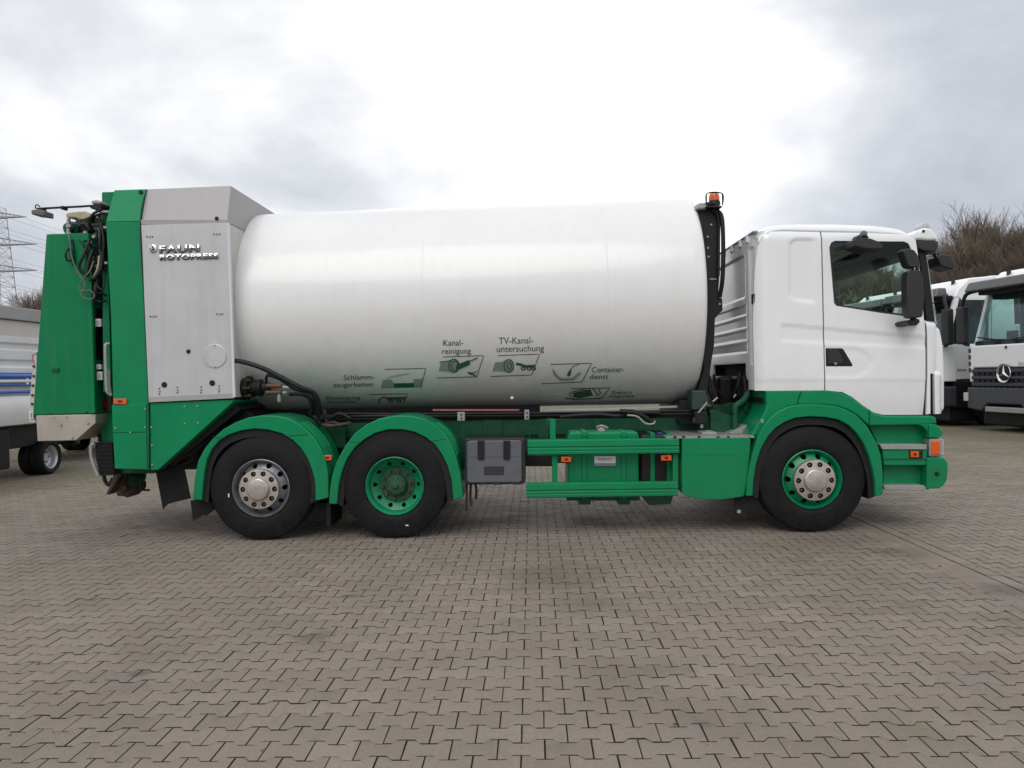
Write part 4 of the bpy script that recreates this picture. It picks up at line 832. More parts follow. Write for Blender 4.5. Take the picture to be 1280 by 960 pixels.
# grab handle, rear lamp, step mesh
ptube('grab_handle', [(136.8, 429.5, .0), (132.6, 430.5, -.02), (131.6, 436, -.03), (132.3, 460, -.03), (133.2, 485, -.03), (135.2, 491.5, -.02), (139.2, 494, .0)], .015, LGREY, T, 10)
ptube('grab_handle', [(136.6, 462, .02), (136.8, 480, .02), (138.4, 492, .02)], .012, LGREY, T, 8)
rl = lathe('rear_lamp', [(.0001, -.05), (.045, -.045), (.062, -.02), (.065, .04), (.05, .06)], P(134.8, 505.8, .25), REDL, T, 'X', 24)
rl.location.x -= 0.0
pbox('lamp_housing', 134, 498, 139.5, 515, .17, .34, BLACK, T, .01)
sm = slab('rear_step', [(118, 553), (140, 552.5), (143, 594), (124.5, 595), (119.8, 576)], .16, 2.3, PLAST, T, .008)
for k in range(9):
    t = k / 8; tube('step_bar', [P(118.5 + t * 5, 553.5 + t * 40, .15), P(140.5 + t * 2, 553 + t * 40, .15)], .006, BLACK, sm, 5, False)
for k in range(7):
    t = k / 6; tube('step_bar', [P(119 + t * 20, 553.3, .145), P(125 + t * 17, 594, .145)], .005, BLACK, sm, 5, False)
ptube('step_rim', [(118.5, 554.2, .12), (115.2, 556, .12), (113.6, 562, .12), (114.5, 572, .12), (118.2, 584, .12), (122.6, 595, .12)], .018, LGREY, T, 10)
# hitch and rusty underside lumps
hz = .55
slab('hitch_arm', [(131.5, 618), (135, 611), (140, 598), (146, 590), (152, 592), (147, 600), (139, 613), (136, 619)], .45, .6, RUST, T, .015)
slab('hitch_jaw', [(141, 590), (160, 590), (164, 600), (169.5, 606), (169, 614), (164, 618), (158.5, 623), (152, 620), (146, 621), (143, 612), (139, 606)], .7, .95, RUST, T, .02)
slab('hitch_jaw', [(148, 592), (156, 592), (158, 612), (151, 618), (147, 610)], .55, .66, RUST, T, .015)
lathe('hitch_pivot', [(.0001, -.16), (.07, -.15), (.095, -.1), (.10, 0), (.09, .1), (.07, .15), (.0001, .16)], P(166.5, 597, .75), HUBD, T, 'Y', 20)
ptube('hitch_lever', [(173, 596, .7), (175.2, 600, .7), (176, 610, .7), (180, 612.5, .7), (187, 612.5, .7)], .012, GREEN2, T, 8)
tubes('hitch_hose', [([P(129, 588, .6), P(131, 600, .6), P(136, 606, .6), P(141, 598, .6)], .02), ([P(142, 588, .5), P(146, 599, .5), P(151, 605, .5), P(157, 596, .5), P(158, 589, .5)], .016)], BLACK, T)
slab('underframe_end', [(143, 586), (196, 588), (196, 591), (190, 592), (145, 592)], .3, 2.2, GREEN2, T, .01)
# motor and hoses at the drum neck
mc = P(306, 485, .28)
lathe('drive_motor', [(.0001, -.12), (.10, -.12), (.125, -.09), (.125, -.04), (.10, -.03), (.10, .02), (.12, .03), (.12, .06), (.075, .07), (.075, .14), (.088, .15), (.088, .18), (.055, .19), (.05, .26), (.0001, .27)], mc, BLACK, T, 'X', 32)
for a in range(8):
    an = a * math.pi / 4; tube('motor_bolt', [mc + Vector((.02, .11 * math.cos(an), .11 * math.sin(an))), mc + Vector((.09, .11 * math.cos(an), .11 * math.sin(an)))], .014, RUST, T, 8, False)
BRASS = mat('dull_brass', (.20, .10, .06), .5, metal=.5, var=.4, scale=40)
for k, (a, b) in enumerate(((339, 482.5), (339, 490.5))):
    q = P(a, b, .26); lathe('hose_fitting', [(.0001, -.06), (.022, -.06), (.03, -.03), (.022, 0), (.03, .03), (.026, .06), (.022, .09), (.026, .11), (.0001, .12)], q, BRASS, T, 'X', 10)
for a, b in ((356, 484.5), (361, 484.5), (356, 491)): lathe('hose_coupling', [(.0001, -.02), (.02, -.02), (.02, .02), (.0001, .02)], P(a, b, .22), LGREY, T, 'X', 8)
lathe('drain_valve', [(.0001, -.04), (.02, -.035), (.022, 0), (.015, .04), (.0001, .05)], P(349, 498, .22), LGREY, T, 'Z', 12)
Hh = .024
tubes('hydraulic_hose', [([P(293, 450.5, .02), P(310, 454, -.02), P(330, 461, -.03), P(352, 472, -.02), P(375, 484, .0), P(392, 491, .05), (P(398, 503, .1)), P(398, 520, .2)], Hh),
    ([P(340, 469.5, .2), P(336, 467.5, .12), (P(333, 472, .1)), P(333, 478, .2)], .014), ([P(337, 468.8, .1), P(352, 475, .06), P(368, 486, .1), P(384, 490, .14), P(393, 498, .15), P(394, 518, .25)], .018),
    ([P(362, 493, .2), P(375, 492.5, .18), P(386, 497, .18), P(389.5, 506, .2), P(389, 520, .25)], .020)], BLACK, T, 10)
tubes('pipe_cluster', [([P(396, 518, .3), P(404, 524, .3), P(404, 512, .3), P(410, 530, .3)], .014), ([P(388, 516, .4), P(396, 524, .35), P(402, 532, .35)], .03), ([P(405, 531, .3), P(416, 528, .3), P(427, 531, .3), P(437, 528, .3)], .022), ([P(412, 524, .4), P(424, 517, .4), P(438, 523, .4)], .02)], BLACK, T)
tubes('rusty_pipe', [([P(403, 531, .28), P(416, 532, .28), P(438, 529, .3)], .018), ([P(406, 512, .3), P(408, 530, .3)], .012)], RUST, T)
# machinery at the top of the tailgate
lifting = thing
pbox('machine_plate', 117.5, 284, 126, 345, .22, .3, LGREY, T, .004); pbox('machine_bracket', 110.5, 311, 118, 324, .18, .25, LGREY, T, .006)
pbox('clamp', 124, 263, 136, 265.5, .1, .3, LGREY, T, 0); pbox('clamp', 124, 282.5, 135, 285.5, .1, .3, LGREY, T, 0); pbox('clamp', 124, 327, 134, 330, .08, .3, LGREY, T, 0)
lathe('hydraulic_tank', [(.0001, -.14), (.08, -.14), (.09, -.1), (.09, .1), (.08, .14), (.0001, .14)], P(115, 285, .5), BLACK, T, 'X', 24)
sym('hinge_block', [(108, 272, .5), (130, 262, .5), (132, 340, .5), (118, 350, .5)], BLACK, .03)
lathe('green_pivot', [(.0001, -.1), (.05, -.1), (.055, -.06), (.075, -.05), (.08, .1), (.0001, .1)], P(92, 287, .25), GREEN2, T, 'Y', 24)
slab('hinge_arm', [(83, 279), (98, 278), (122, 300), (122, 312), (110, 310), (92, 300), (84, 297)], .28, .34, GREEN2, T, .01)
ptube('lift_cylinder', [(95, 279, .3), (106, 288, .3), (120, 302, .3)], .035, BLACK, T, 12); ptube('cylinder_rod', [(98, 291, .24), (106, 296, .24), (115, 302, .24)], .018, CHROME, T, 8)
tubes('mechanism_hose', [([P(127, 262, .1), P(116, 268, .08), P(112, 280, .1), P(118, 290, .2)], .014), ([P(130, 266, .12), P(119, 270, .1), P(116, 278, .15)], .012), ([P(112, 300, .05), P(104, 320, .0), P(99, 334, .0), P(106, 342, .02), P(115, 334, .05), P(119, 324, .1)], .014),
    ([P(116, 312, .05), P(110, 330, .02), P(108, 345, .0)], .02), ([P(127, 316, .1), P(126, 335, .05), P(118, 348, .03), P(112, 350, .05)], .016), ([P(122, 345, .1), P(120, 362, .05), P(117, 380, .08)], .026),
    ([P(119, 368, .06), P(127, 366, .04), P(133, 370, .1)], .008), ([P(118, 375, .06), P(126, 377, .04), P(133, 376, .1)], .008), ([P(86, 310, .03), P(82, 318, .0), P(85, 326, .02), P(91, 322, .03), P(89, 312, .03)], .010),
    ([P(118, 352, .05), P(122, 358, .02), P(128, 362, .02), P(130, 352, .04), P(127, 345, .08)], .009), ([P(113, 300, .2), P(110, 345, .2)], .03), ([P(129, 290, .3), P(128, 345, .3)], .05)], BLACK, T)
tubes('grey_cable', [([P(86, 292, .03), P(87.5, 305, .0), P(90, 322, -.01), P(97, 340, -.01), P(105, 352, -.02), P(106, 360, -.02), P(101, 366, -.02), P(104, 372, -.02), P(114, 374, -.02), P(118, 369, -.01), P(112, 363, -.02), P(101, 364, -.02), P(99, 358, -.02), P(104, 348, -.02), P(112, 339, -.01), P(117, 326, .05)], .007)], CAMG, T, 6)
tubes('yellow_hose', [([P(124, 320, .08), P(122, 335, .05), P(117, 346, .05), P(113, 350, .06)], .010)], YLAMP, T, 6)
slab('latch_bracket', [(84, 300), (90, 299), (91, 308), (93, 330), (89, 331), (86, 312)], .03, .06, GREEN2, T, .004)
slab('hinge_arm', [(97, 283), (103, 279), (112, 287), (110, 292), (103, 291)], .2, .26, BLACK, T, .01)
slab('hinge_arm', [(103, 300), (110, 298), (113, 330), (108, 345), (104, 330)], .06, .12, BLACK, T, .01)
tubes('mechanism_pipe', [([P(120, 286, .15), P(121.5, 300, .15), P(120.5, 318, .15), P(122, 340, .15)], .012), ([P(123.5, 270, .12), P(125.5, 290, .1), P(124.5, 312, .1)], .010), ([P(106, 296, .1), P(112, 305, .08), P(120, 308, .1)], .012),
    ([P(109, 318, .08), P(113, 312, .06), P(118, 314, .08), P(121, 322, .08), P(119, 330, .08)], .008), ([P(99, 300, .04), P(104, 306, .02), P(108, 315, .04), P(109, 330, .05)], .008), ([P(126, 280, .1), P(130, 300, .08), P(129, 320, .08), P(131, 340, .1)], .014)], BLACK, T)
for a, b in ((113, 303), (118, 296), (107, 291), (121, 333), (116, 323)): dot(a, b, .02, LGREY, .1, T, 'pipe_fitting', .02, 8)
# work lamps on posts
ptube('lamp_post', [(85.8, 273, .12), (85.6, 285, .12), (85, 300, .12), (84.5, 306, .12)], .018, LGREY, T, 8)
pbox('post_clamp', 82, 280.5, 88, 284, .09, .15, LGREY, T, .003); pbox('post_clamp', 82, 290.5, 88, 294, .09, .15, LGREY, T, .003)
wl = slab('work_lamp', [(82, 267.5), (84, 265.8), (96, 264.4), (106, 263.8), (109, 266), (112.6, 270), (111, 271.5), (104, 274), (99, 274), (95, 272), (82.4, 271.5)], .05, .28, YLAMP, T, .02)
slab('lamp_glass', [(95, 271.5), (111, 270.5), (104, 275.4), (98, 275)], .08, .25, CLEAR, wl, .006)
ptube('camera_arm', [(53, 260.6, .2), (75, 259.4, .2), (100, 258.2, .2), (114, 257.2, .2), (124, 257, .2)], .011, BLACK, T, 10)
pbox('arm_joint', 75, 257, 79.5, 261.5, .16, .24, BLACK, T, .01); slab('arm_root', [(111, 257), (117, 254.5), (126, 254), (126, 262), (120, 263), (112, 260)], .1, .4, BLACK, T, .015)
slab('beacon_dome', [(113, 254), (114, 250.5), (120, 249.6), (126, 251), (126, 255)], .12, .3, FASCIA, T, .02)
cm = slab('rear_camera', [(38.5, 262.6), (46, 261.2), (55, 263), (55.2, 270), (47, 268.6), (39, 268)], .12, .28, CAMG, T, .01)
slab('camera_hood', [(45, 259.5), (52, 259), (53, 263), (46, 262.5)], .16, .24, BLACK, cm, .006); ptube('camera_cable', [(44.5, 261, .2), (44.6, 257.2, .2), (47, 256, .2), (50, 258.5, .2)], .006, BLACK, cm, 6)

# ---------------------------------------------------------------- cab
YS = .04
def band(y, x):       # raised waist line: shallow recessed band between two lines
    a = 404.5 + (x - 977) * .09; b = 428.5 + (x - 977) * .045
    if x < 977: return 0
    t = min(clamp((y - a) / 2.5), clamp((b - y) / 5.0)); return .0075 * S(t)
def lowline(y, x): return .004 * S(clamp((y - 474.5) / 3))
def f_common(x, y):
    d = band(y, x) + lowline(y, x)
    d += .07 * clamp((300 - y) / 16) ** 2            # towards the roof
    d += .035 * clamp((y - 470) / 48) ** 2
    return d
def rr_dist(x, y, x0, y0, x1, y1, r):
    qx = abs(x - (x0 + x1) / 2) - (x1 - x0) / 2 + r; qy = abs(y - (y0 + y1) / 2) - (y1 - y0) / 2 + r
    return math.hypot(max(qx, 0), max(qy, 0)) + min(max(qx, qy), 0) - r
def f_side(x, y):
    d = f_common(x, y); d += .10 * clamp((961 - x) / 16) ** 2
    s = rr_dist(x, y, 986, 297, 1050, 375 + (x - 986) * .12, 11)
    pocket = .014 * S(clamp(-s / 2.5)); fade = clamp((1022 - x) / 9)
    return d + (pocket * fade if x < 1024 else 0)
def f_door(x, y):
    d = f_common(x, y); d += .10 * clamp((x - 1146) / 22) ** 2 * (1 if y < 400 else .6)
    if y < 402 and y > 298: d += .012 * S(clamp((398 - y) / 4)) * 0
    s = rr_dist(x, y, 990, 433, 1097, 474, 34); d += .005 * S(clamp(-s / 4)) * (1 if y > 431 else 0)
    return d
side_out = [(946.5, 488.5), (945, 400), (946.5, 335), (949.5, 305), (955, 294), (965, 288.8), (980, 288), (1026, 289.4), (1028, 380), (1030.6, 488)]
door_out = [(1027.6, 289.6), (1080, 290.3), (1130, 292.8), (1139, 295), (1144.6, 300), (1148, 322), (1152, 360), (1156.3, 398.8), (1158, 420), (1158.2, 470), (1157, 518.6), (1106, 518.8), (1094, 516), (1080, 507), (1066, 496.4), (1053, 490), (1032.2, 488), (1029.6, 380)]
whole = [(1036.6, 309), (1039, 303.4), (1043.5, 301), (1130.5, 301.8), (1136, 304.5), (1139, 311), (1145, 345), (1149.4, 388), (1149.4, 394.5), (1145, 397), (1100, 391), (1045.5, 382.4), (1042.6, 379)]
for mir in (None, 2.5):
    panel('cab_side_panel', side_out, YS, f_side, WHITE, T, step=2.4, mirror=mir)
    dr = panel('door', door_out, YS, f_door, WHITE, T, holes=(whole,), step=2.4, mirror=mir)
    Yw = YS + .018 if mir is None else 2.5 - YS - .018
    Yw2 = Yw + (.006 if mir is None else -.006)
    gl = [P(a, b, YS + .018) for a, b in [(1036, 308), (1038, 302), (1043, 300), (1131, 301), (1137, 303.5), (1140, 310), (1146, 345), (1150.4, 388), (1150.4, 396), (1145, 398), (1100, 392), (1044, 383.4), (1041.6, 380)]]
    prism('window_pane', [Vector((v_.x, Yw, v_.z)) for v_ in gl], [Vector((v_.x, Yw2, v_.z)) for v_ in gl], GLASS, dr, 0)
    ring = [P(a, b, YS + .018) for a, b in whole]; cxm = sum(v_.x for v_ in ring) / len(ring); czm = sum(v_.z for v_ in ring) / len(ring)
    ins = []
    for v_ in ring: ins.append(Vector((cxm + (v_.x - cxm) * .965, 0, czm + (v_.z - czm) * .95)))
    oo = [Vector((cxm + (v_.x - cxm) * 1.015, 0, czm + (v_.z - czm) * 1.02)) for v_ in ring]
    n = len(ring); V = []; F = []
    for q in range(n):
        for vv, yy in ((oo[q], Yw - .002 if mir is None else Yw + .002), (ins[q], Yw - .002 if mir is None else Yw + .002), (ins[q], Yw + .03 if mir is None else Yw - .03), (oo[q], Yw + .03 if mir is None else Yw - .03)): V.append(Vector((vv.x, yy, vv.z)))
    for q in range(n):
        q2 = (q + 1) % n
        for e_ in range(4): F.append([4 * q + e_, 4 * q2 + e_, 4 * q2 + (e_ + 1) % 4, 4 * q + (e_ + 1) % 4])
    link('window_seal', mesh_from(V, F, 'window_seal'), PLAST, dr)
dh = slab('handle_recess', [(1032, 434), (1050, 434), (1054, 436), (1065.5, 455), (1065.5, 458), (1032.4, 458)], YS + .003, YS + .02, BLACK, dr, .003)
hdl = slab('door_handle', [(1034, 436.5), (1048, 436.5), (1054.5, 451.5), (1053, 455), (1034.5, 455)], YS - .008, YS + .01, PLAST, dr, .008)
lathe('door_lock', [(.0001, -.012), (.012, -.012), (.013, .004)], P(1044, 454.5, YS), LGREY, dr, 'Y', 12)
for a, b, c_ in ((941.8, 369, 381), ):
    pass
# dark cores behind the shut lines
pbox('door_seal', 1024, 292, 1034, 486, YS + .035, YS + .07, BLACK, T, 0); slab('door_seal', [(1140, 400), (1162, 400), (1163, 512), (1110, 512), (1130, 420)], .135, .16, BLACK, T, 0)
slab('inner_sill', [(957, 476), (1034, 476), (1070, 488), (1100, 508), (1160, 508), (1160, 517), (1106, 517), (1064, 494), (1030, 486), (957, 486)], .10, 2.4, BLACK, T, .004)
# roof with rounded shoulders
zr = P(1040, 279.6, .25).z
def roofline(px): # silhouette height of the roof along its length
    xs2 = [950, 956, 963, 975, 1000, 1050, 1100, 1125, 1138, 1147]; ys2 = [296, 288.5, 284, 281, 279.8, 279.6, 281.2, 284, 288, 296]
    return float(np.interp(px, xs2, ys2))
V = []; F = []; stations = [949.5, 951.5, 954, 958, 963, 970, 980, 1000, 1025, 1050, 1080, 1100, 1115, 1128, 1136, 1142, 1147]
prof_t = [0, .25, .5, .7, .85, .95, 1.0]
cols = []
for px in stations:
    yt = roofline(px); yb = float(np.interp(px, [949, 955, 965, 980, 1026, 1080, 1130, 1147], [306, 294.5, 289.2, 288.2, 289.4, 290.2, 292.8, 303]))
    zt = P(px, yt, .18).z; zb = P(px, yb, YS + .04).z; x_ = P(px, yb, YS).x; yb0 = YS + .045
    col = []
    for k in range(7):
        a = k / 6 * math.pi / 2; col.append(Vector((x_, yb0 + .15 * (1 - math.cos(a)), zb + (zt - zb) * math.sin(a))))
    for yy in (.5, .9, 1.25): col.append(Vector((x_, yy, zt + .03 * (1 - ((yy - 1.25) / 1.1) ** 2))))
    col += [Vector((v_.x, 2.5 - v_.y, v_.z)) for v_ in col[:-1][::-1]]
    cols.append(col)
m_ = len(cols[0])
for c_ in cols: V += c_
for i in range(len(cols) - 1):
    for k in range(m_ - 1): F.append([i * m_ + k, i * m_ + k + 1, (i + 1) * m_ + k + 1, (i + 1) * m_ + k])
rf = link('cab_roof', mesh_from(V, F, 'cab_roof'), WHITE, T, smooth=70)
s_ = rf.modifiers.new('solid', 'SOLIDIFY'); s_.thickness = .025; s_.offset = -1
if sum(p.normal.z * p.area for p in rf.data.polygons) < 0: rf.data.flip_normals()
# rear wall with pressed ribs and blind window
xb = P(946.5, 400, YS + .10).x; zlo = P(946.5, 488, YS + .1).z; zhi = P(951, 297, YS + .1).z
def f_rear(y, z):
    d = 0.0
    s = rr_dist(y, z, .50, 2.335, 2.0, zhi - .10, .07); d += .016 * S(clamp(-s / .022))
    for k in range(4):
        zc_ = 2.215 - k * .13; s = rr_dist(y, z, .46, zc_ - .058, 2.04, zc_ + .058, .03); d += .012 * S(clamp(-s / .02)) * (.35 + .65 * clamp((zc_ + .06 - z) / .11))
    s = rr_dist(y, z, .24, zlo + .25, .36, zhi - .06, .03); d += .015 * S(clamp(-s / .02))
    return d
ys_ = np.linspace(YS + .05, 2.45, 120); zs_ = np.linspace(zlo, zhi + .06, 190); V = []; F = []
for z in zs_:
    for yv in ys_: V.append((xb - .012 + f_rear(yv, z) + .07 * clamp((.40 - yv) / .32) ** 2, yv, z))
ny_ = len(ys_)
for j in range(len(zs_) - 1):
    for i in range(ny_ - 1):
        yc_ = (ys_[i] + ys_[i + 1]) / 2; zc_ = (zs_[j] + zs_[j + 1]) / 2
        if (.52 < yc_ < 1.9 and zc_ < zlo + .27) or (yc_ > .45 and zc_ < zlo + .10): continue
        F.append([j * ny_ + i, j * ny_ + i + 1, (j + 1) * ny_ + i + 1, (j + 1) * ny_ + i])
rw = link('cab_rear_wall', mesh_from(V, F, 'cab_rear_wall'), WHITE, T, smooth=180)
if sum(p.normal.x * p.area for p in rw.data.polygons) > 0: rw.data.flip_normals()
s_ = rw.modifiers.new('solid', 'SOLIDIFY'); s_.thickness = .02; s_.offset = -1
zv = P(938, 374, .2).z; box('air_vent', (xb - .03, .12, zv - .05), (xb - .005, .23, zv + .05), BLACK, rw, .006)
for yy in (.35, .62, .95, 1.3, 1.7, 2.1): box('roof_edge_bracket', (xb - .03, yy, zhi - .01), (xb + .01, yy + .07, zhi + .075), WHITE, rw, .01)
box('roof_gutter', (xb - .02, .16, zhi + .055), (xb + .03, 2.34, zhi + .075), LGREY, rw, .006)
box('cab_inner_back', (xb + .10, .13, zlo + .02), (xb + .13, 2.37, zhi - .02), SEATM, T, .01)
# cab floor, dash, seats
xf = P(1160, 480, .2).x; zfl = P(1100, 500, .3).z
box('cab_floor', (xb + .03, .12, zfl), (xf - .02, 2.38, zfl + .05), BLACK, T, .005)
box('bunk', (xb + .14, .2, zlo + .05), (xb + .5, 2.3, zlo + .5), SEATM, T, .04)
zd = P(1150, 397, .4).z
slab('dashboard', [(1128, 404), (1138, 393), (1162, 393), (1166, 405), (1164, 470), (1145, 470)], .16, 2.34, BLACK, T, .03)
for yv in (.45, 1.6):
    xs0 = P(1070, 400, .4).x
    st_ = xprism('seat', [(yv, zfl + .1), (yv + .5, zfl + .1), (yv + .5, zfl + .52), (yv, zfl + .52)], xs0 - .1, xs0 + .42, SEATM, T, .05)
    prism('seat_back', [Vector((xs0 - .16, yv + .02, zfl + .45)), Vector((xs0 - .02, yv + .02, zfl + .45)), Vector((xs0 - .14, yv + .02, zfl + 1.06)), Vector((xs0 - .26, yv + .02, zfl + 1.06))],
          [Vector((xs0 - .16, yv + .48, zfl + .45)), Vector((xs0 - .02, yv + .48, zfl + .45)), Vector((xs0 - .14, yv + .48, zfl + 1.06)), Vector((xs0 - .26, yv + .48, zfl + 1.06))], SEATM, st_, .04)
sw = P(1118, 398, .7); pts = [Vector((sw.x + .10 * math.sin(a), 1.85 + .22 * math.cos(a), zd - .02 + .14 * math.sin(a))) for a in np.linspace(0, 2 * math.pi, 26)]
tube('steering_wheel', pts, .014, BLACK, T, 8, False)
# front corner, deflector, pillar, windscreen, visor
def f_corner(x, y): return .005 + .26 * clamp((x - 1160) / 27) ** 2.2 + .10 * clamp((407 - y) / 10) ** 2
corner = [(1158, 400), (1165, 400), (1172, 402.5), (1178.5, 408), (1182, 415), (1183.6, 425), (1184.6, 445), (1185, 467), (1163.5, 467), (1163.5, 517), (1158.6, 518), (1159.6, 470), (1159.4, 420)]
for mir in (None, 2.5): panel('corner_panel', corner, YS + .01, f_corner, WHITE, T, step=2.2, mirror=mir)
def f_defl(x, y): return -.015 + .20 * clamp((x - 1168) / 20) ** 2.2 + .05 * clamp((468 - y) / 5) ** 2
for mir in (None, 2.5): panel('air_deflector', [(1167, 466), (1170, 464), (1179, 463.5), (1184, 466), (1186.8, 473), (1186.5, 495), (1185.2, 511), (1182, 517), (1168, 517.4)], YS + .02, f_defl, WHITE, T, step=2.0, mirror=mir, thick=.04)
slab('deflector_gap', [(1161, 467), (1170, 465), (1170, 517), (1161, 517)], YS + .06, .3, BLACK, T, 0)
slab('front_panel', [(1160, 404), (1177, 408), (1181, 430), (1183, 470), (1183, 516), (1160, 518)], .22, 2.28, WHITE, T, .06, 4)
for mir in (None, 2.5):
    pl_ = [P(a, b, YS + .05) for a, b in [(1145.4, 300.5), (1152, 301), (1156.5, 313), (1161, 345), (1168, 401.5), (1156.8, 400), (1152.5, 362), (1148.6, 322)]]
    y0_, y1_ = (YS + .035, YS + .14) if mir is None else (2.5 - YS - .035, 2.5 - YS - .14)
    prism('windscreen_pillar', [Vector((v_.x, y0_, v_.z)) for v_ in pl_], [Vector((v_.x, y1_, v_.z)) for v_ in pl_], BLACK, T, .01)
V = []; F = []; nyw = 33
for j, (a, b) in enumerate(((1154, 306), (1157.4, 325), (1161, 350), (1165, 378), (1169.5, 404))):
    e0 = P(a, b, YS + .1)
    for i in range(nyw):
        yv = YS + .08 + (2.34) * i / (nyw - 1); u = (yv - 1.25) / 1.17; V.append((e0.x - .02 + .24 * (1 - abs(u) ** 3.2), yv, e0.z))
for j in range(4):
    for i in range(nyw - 1): F.append([j * nyw + i, j * nyw + i + 1, (j + 1) * nyw + i + 1, (j + 1) * nyw + i])
link('windscreen', mesh_from(V, F, 'windscreen'), GLASS2, T, smooth=180)
box('header_beam', (P(1130, 300, .2).x, .14, P(1130, 306, .2).z), (P(1147, 300, .2).x, 2.36, P(1130, 296, .2).z), BLACK, T, .02)
vs_ = slab('sun_visor', [(1146.5, 299.5), (1147.6, 290), (1150.5, 286), (1155, 284.2), (1161.5, 284), (1167, 287.5), (1171, 293), (1174, 300.4), (1160, 300.8)], .02, 2.48, WHITE, T, .03, 4)
slab('visor_band', [(1146.2, 300), (1160, 301.2), (1174, 300.8), (1173.4, 307), (1172, 312.5), (1168, 315), (1162, 314.6), (1153, 313.4), (1147, 309.5)], .03, 2.47, PLAST, vs_, .02)
slab('marker_lamp', [(1151.5, 284.6), (1153.5, 278.4), (1161, 277.8), (1163, 284.6)], .12, .28, CLEAR, vs_, .012); dot(1154.4, 289, .014, BLACK, .018, vs_, 'visor_plug')
# mirrors
def mirror(name, pts, Y0, Y1, arm, bev=.03):
    m_ = slab(name, pts, Y0, Y1, PLAST, T, bev, 4)
    for a in arm: tube('mirror_arm', [P(*q) for q in a[0]], a[1], PLAST, m_, 8)
    return m_
mirror('kerb_mirror', [(1068, 300), (1069.5, 298.4), (1078, 297.3), (1088, 297.8), (1099, 302), (1103.6, 307.5), (1103, 310.6), (1092, 311.2), (1078, 309.6), (1069.5, 307)], -.30, -.04, [([(1080, 298, -.16), (1079, 294.5, -.08), (1079.5, 292.5, .02)], .035)])
slab('kerb_mirror_foot', [(1074, 296.5), (1074.6, 293.6), (1077, 291.8), (1083, 292), (1086, 295.5), (1086.5, 298)], -.12, .06, PLAST, T, .015)
mm_ = mirror('main_mirror', [(1134.5, 341), (1137, 338.2), (1149, 337), (1152, 339.5), (1154, 350), (1155.5, 372), (1154, 394), (1152, 396.5), (1141, 397.5), (1136.5, 396), (1134, 380), (1133.6, 355)], -.30, -.18,
             [([(1141, 396, -.22), (1141.5, 400, -.16), (1143, 403, -.02), (1144, 403.5, .05)], .028), ([(1146, 338, -.24), (1147.5, 332, -.18)], .018), ([(1141, 338, -.24), (1140, 330, -.22)], .012)], .04)
mirror('wide_angle_mirror', [(1128.4, 313.4), (1131, 311), (1138, 310.6), (1143.5, 312.6), (1148, 319), (1150.4, 328), (1149.6, 333), (1144, 334.6), (1136.6, 333.6), (1134.4, 330), (1131.5, 321)], -.28, -.15, [], .035)
slab('mirror_foot', [(1134.4, 403), (1137, 400.4), (1148, 398), (1150.6, 400), (1150, 403.6), (1146, 406.4), (1138, 406.6)], -.22, .06, PLAST, T, .02)
mirror('front_mirror', [(1171.4, 322), (1173.5, 318.6), (1180, 317.2), (1188, 319.6), (1193.6, 327), (1194.4, 333), (1191.6, 337), (1184, 335.4), (1175.6, 331.6)], .28, .52,
       [([(1167.5, 313, .3), (1168, 319, .32), (1171, 324, .36), (1176, 328, .4)], .016), ([(1174, 316, .34), (1172, 321, .36), (1174, 325, .38)], .010)])
tubes('mirror_cable', [([P(1161, 314, .2), P(1163, 317, .2), P(1167, 316, .22), P(1169, 318, .26)], .012), ([P(1157, 313, .15), P(1158.5, 318, .15), P(1160, 314, .15)], .01)], BLACK, T, 6)
tubes('windscreen_wiper', [([P(1154, 378, .3), P(1168, 379, .3)], .008)], BLACK, T, 6)
# green lower front
slab('lower_cab', [(957, 487.5), (1034, 487.5), (1050, 489.5), (1066, 497), (1080, 507.5), (1094, 516.8), (1106, 519.6), (1164, 519.6), (1170, 521), (1172, 530), (1150, 531.4), (1086, 532.6), (1071, 519.2), (1058, 512), (1045, 508), (1031, 506.6), (1000, 506.4), (984, 509), (972, 515), (962, 524), (952, 538), (946, 545), (938, 545), (948, 528), (956, 514), (958.5, 504)], .045, 2.45, GREEN, T, .02)
ptube('panel_gap', [(1002, 489, .04), (999, 496, .04), (996.5, 507, .04)], .004, BLACK, T, 5); ptube('panel_gap', [(1086.5, 512, .04), (1086.8, 532, .04)], .0035, BLACK, T, 5)
pbox('arch_label', 951, 524, 954.5, 528.5, -.028, -.02, LGREY, T, .002)
slab('step_recess', [(1086, 532), (1160, 531), (1162, 612), (1104, 610), (1104, 580), (1098, 556)], .16, 2.3, GREEN, T, .01)
slab('recess_frame', [(1090, 531.6), (1146, 531), (1154, 533), (1159.5, 539), (1160, 548), (1166, 548), (1166, 528), (1100, 527)], .05, .18, GREEN, T, .01)
us = slab('upper_step', [(1099.5, 555.2), (1158.5, 555.6), (1158.7, 562), (1103, 562)], .035, .30, LGREY, T, .006)
slab('step_block', [(1103, 562.4), (1158.8, 562.4), (1158.8, 580), (1157, 581.6), (1105, 581.6)], .05, .3, GREEN, T, .008)
pbox('block_crease', 1105, 573.4, 1158, 574.6, .044, .06, GREEN2, T, 0)
marker(1138.5, 564.2, 1149, 571.6, .03); pbox('marker_recess', 1136.5, 563.4, 1153.6, 573, .043, .06, BLACK, T, .002)
slab('lower_step', [(1104.4, 606.6), (1155, 606.6), (1158.5, 610), (1156, 613.6), (1106, 612.6)], .04, .34, LGREY, T, .008)
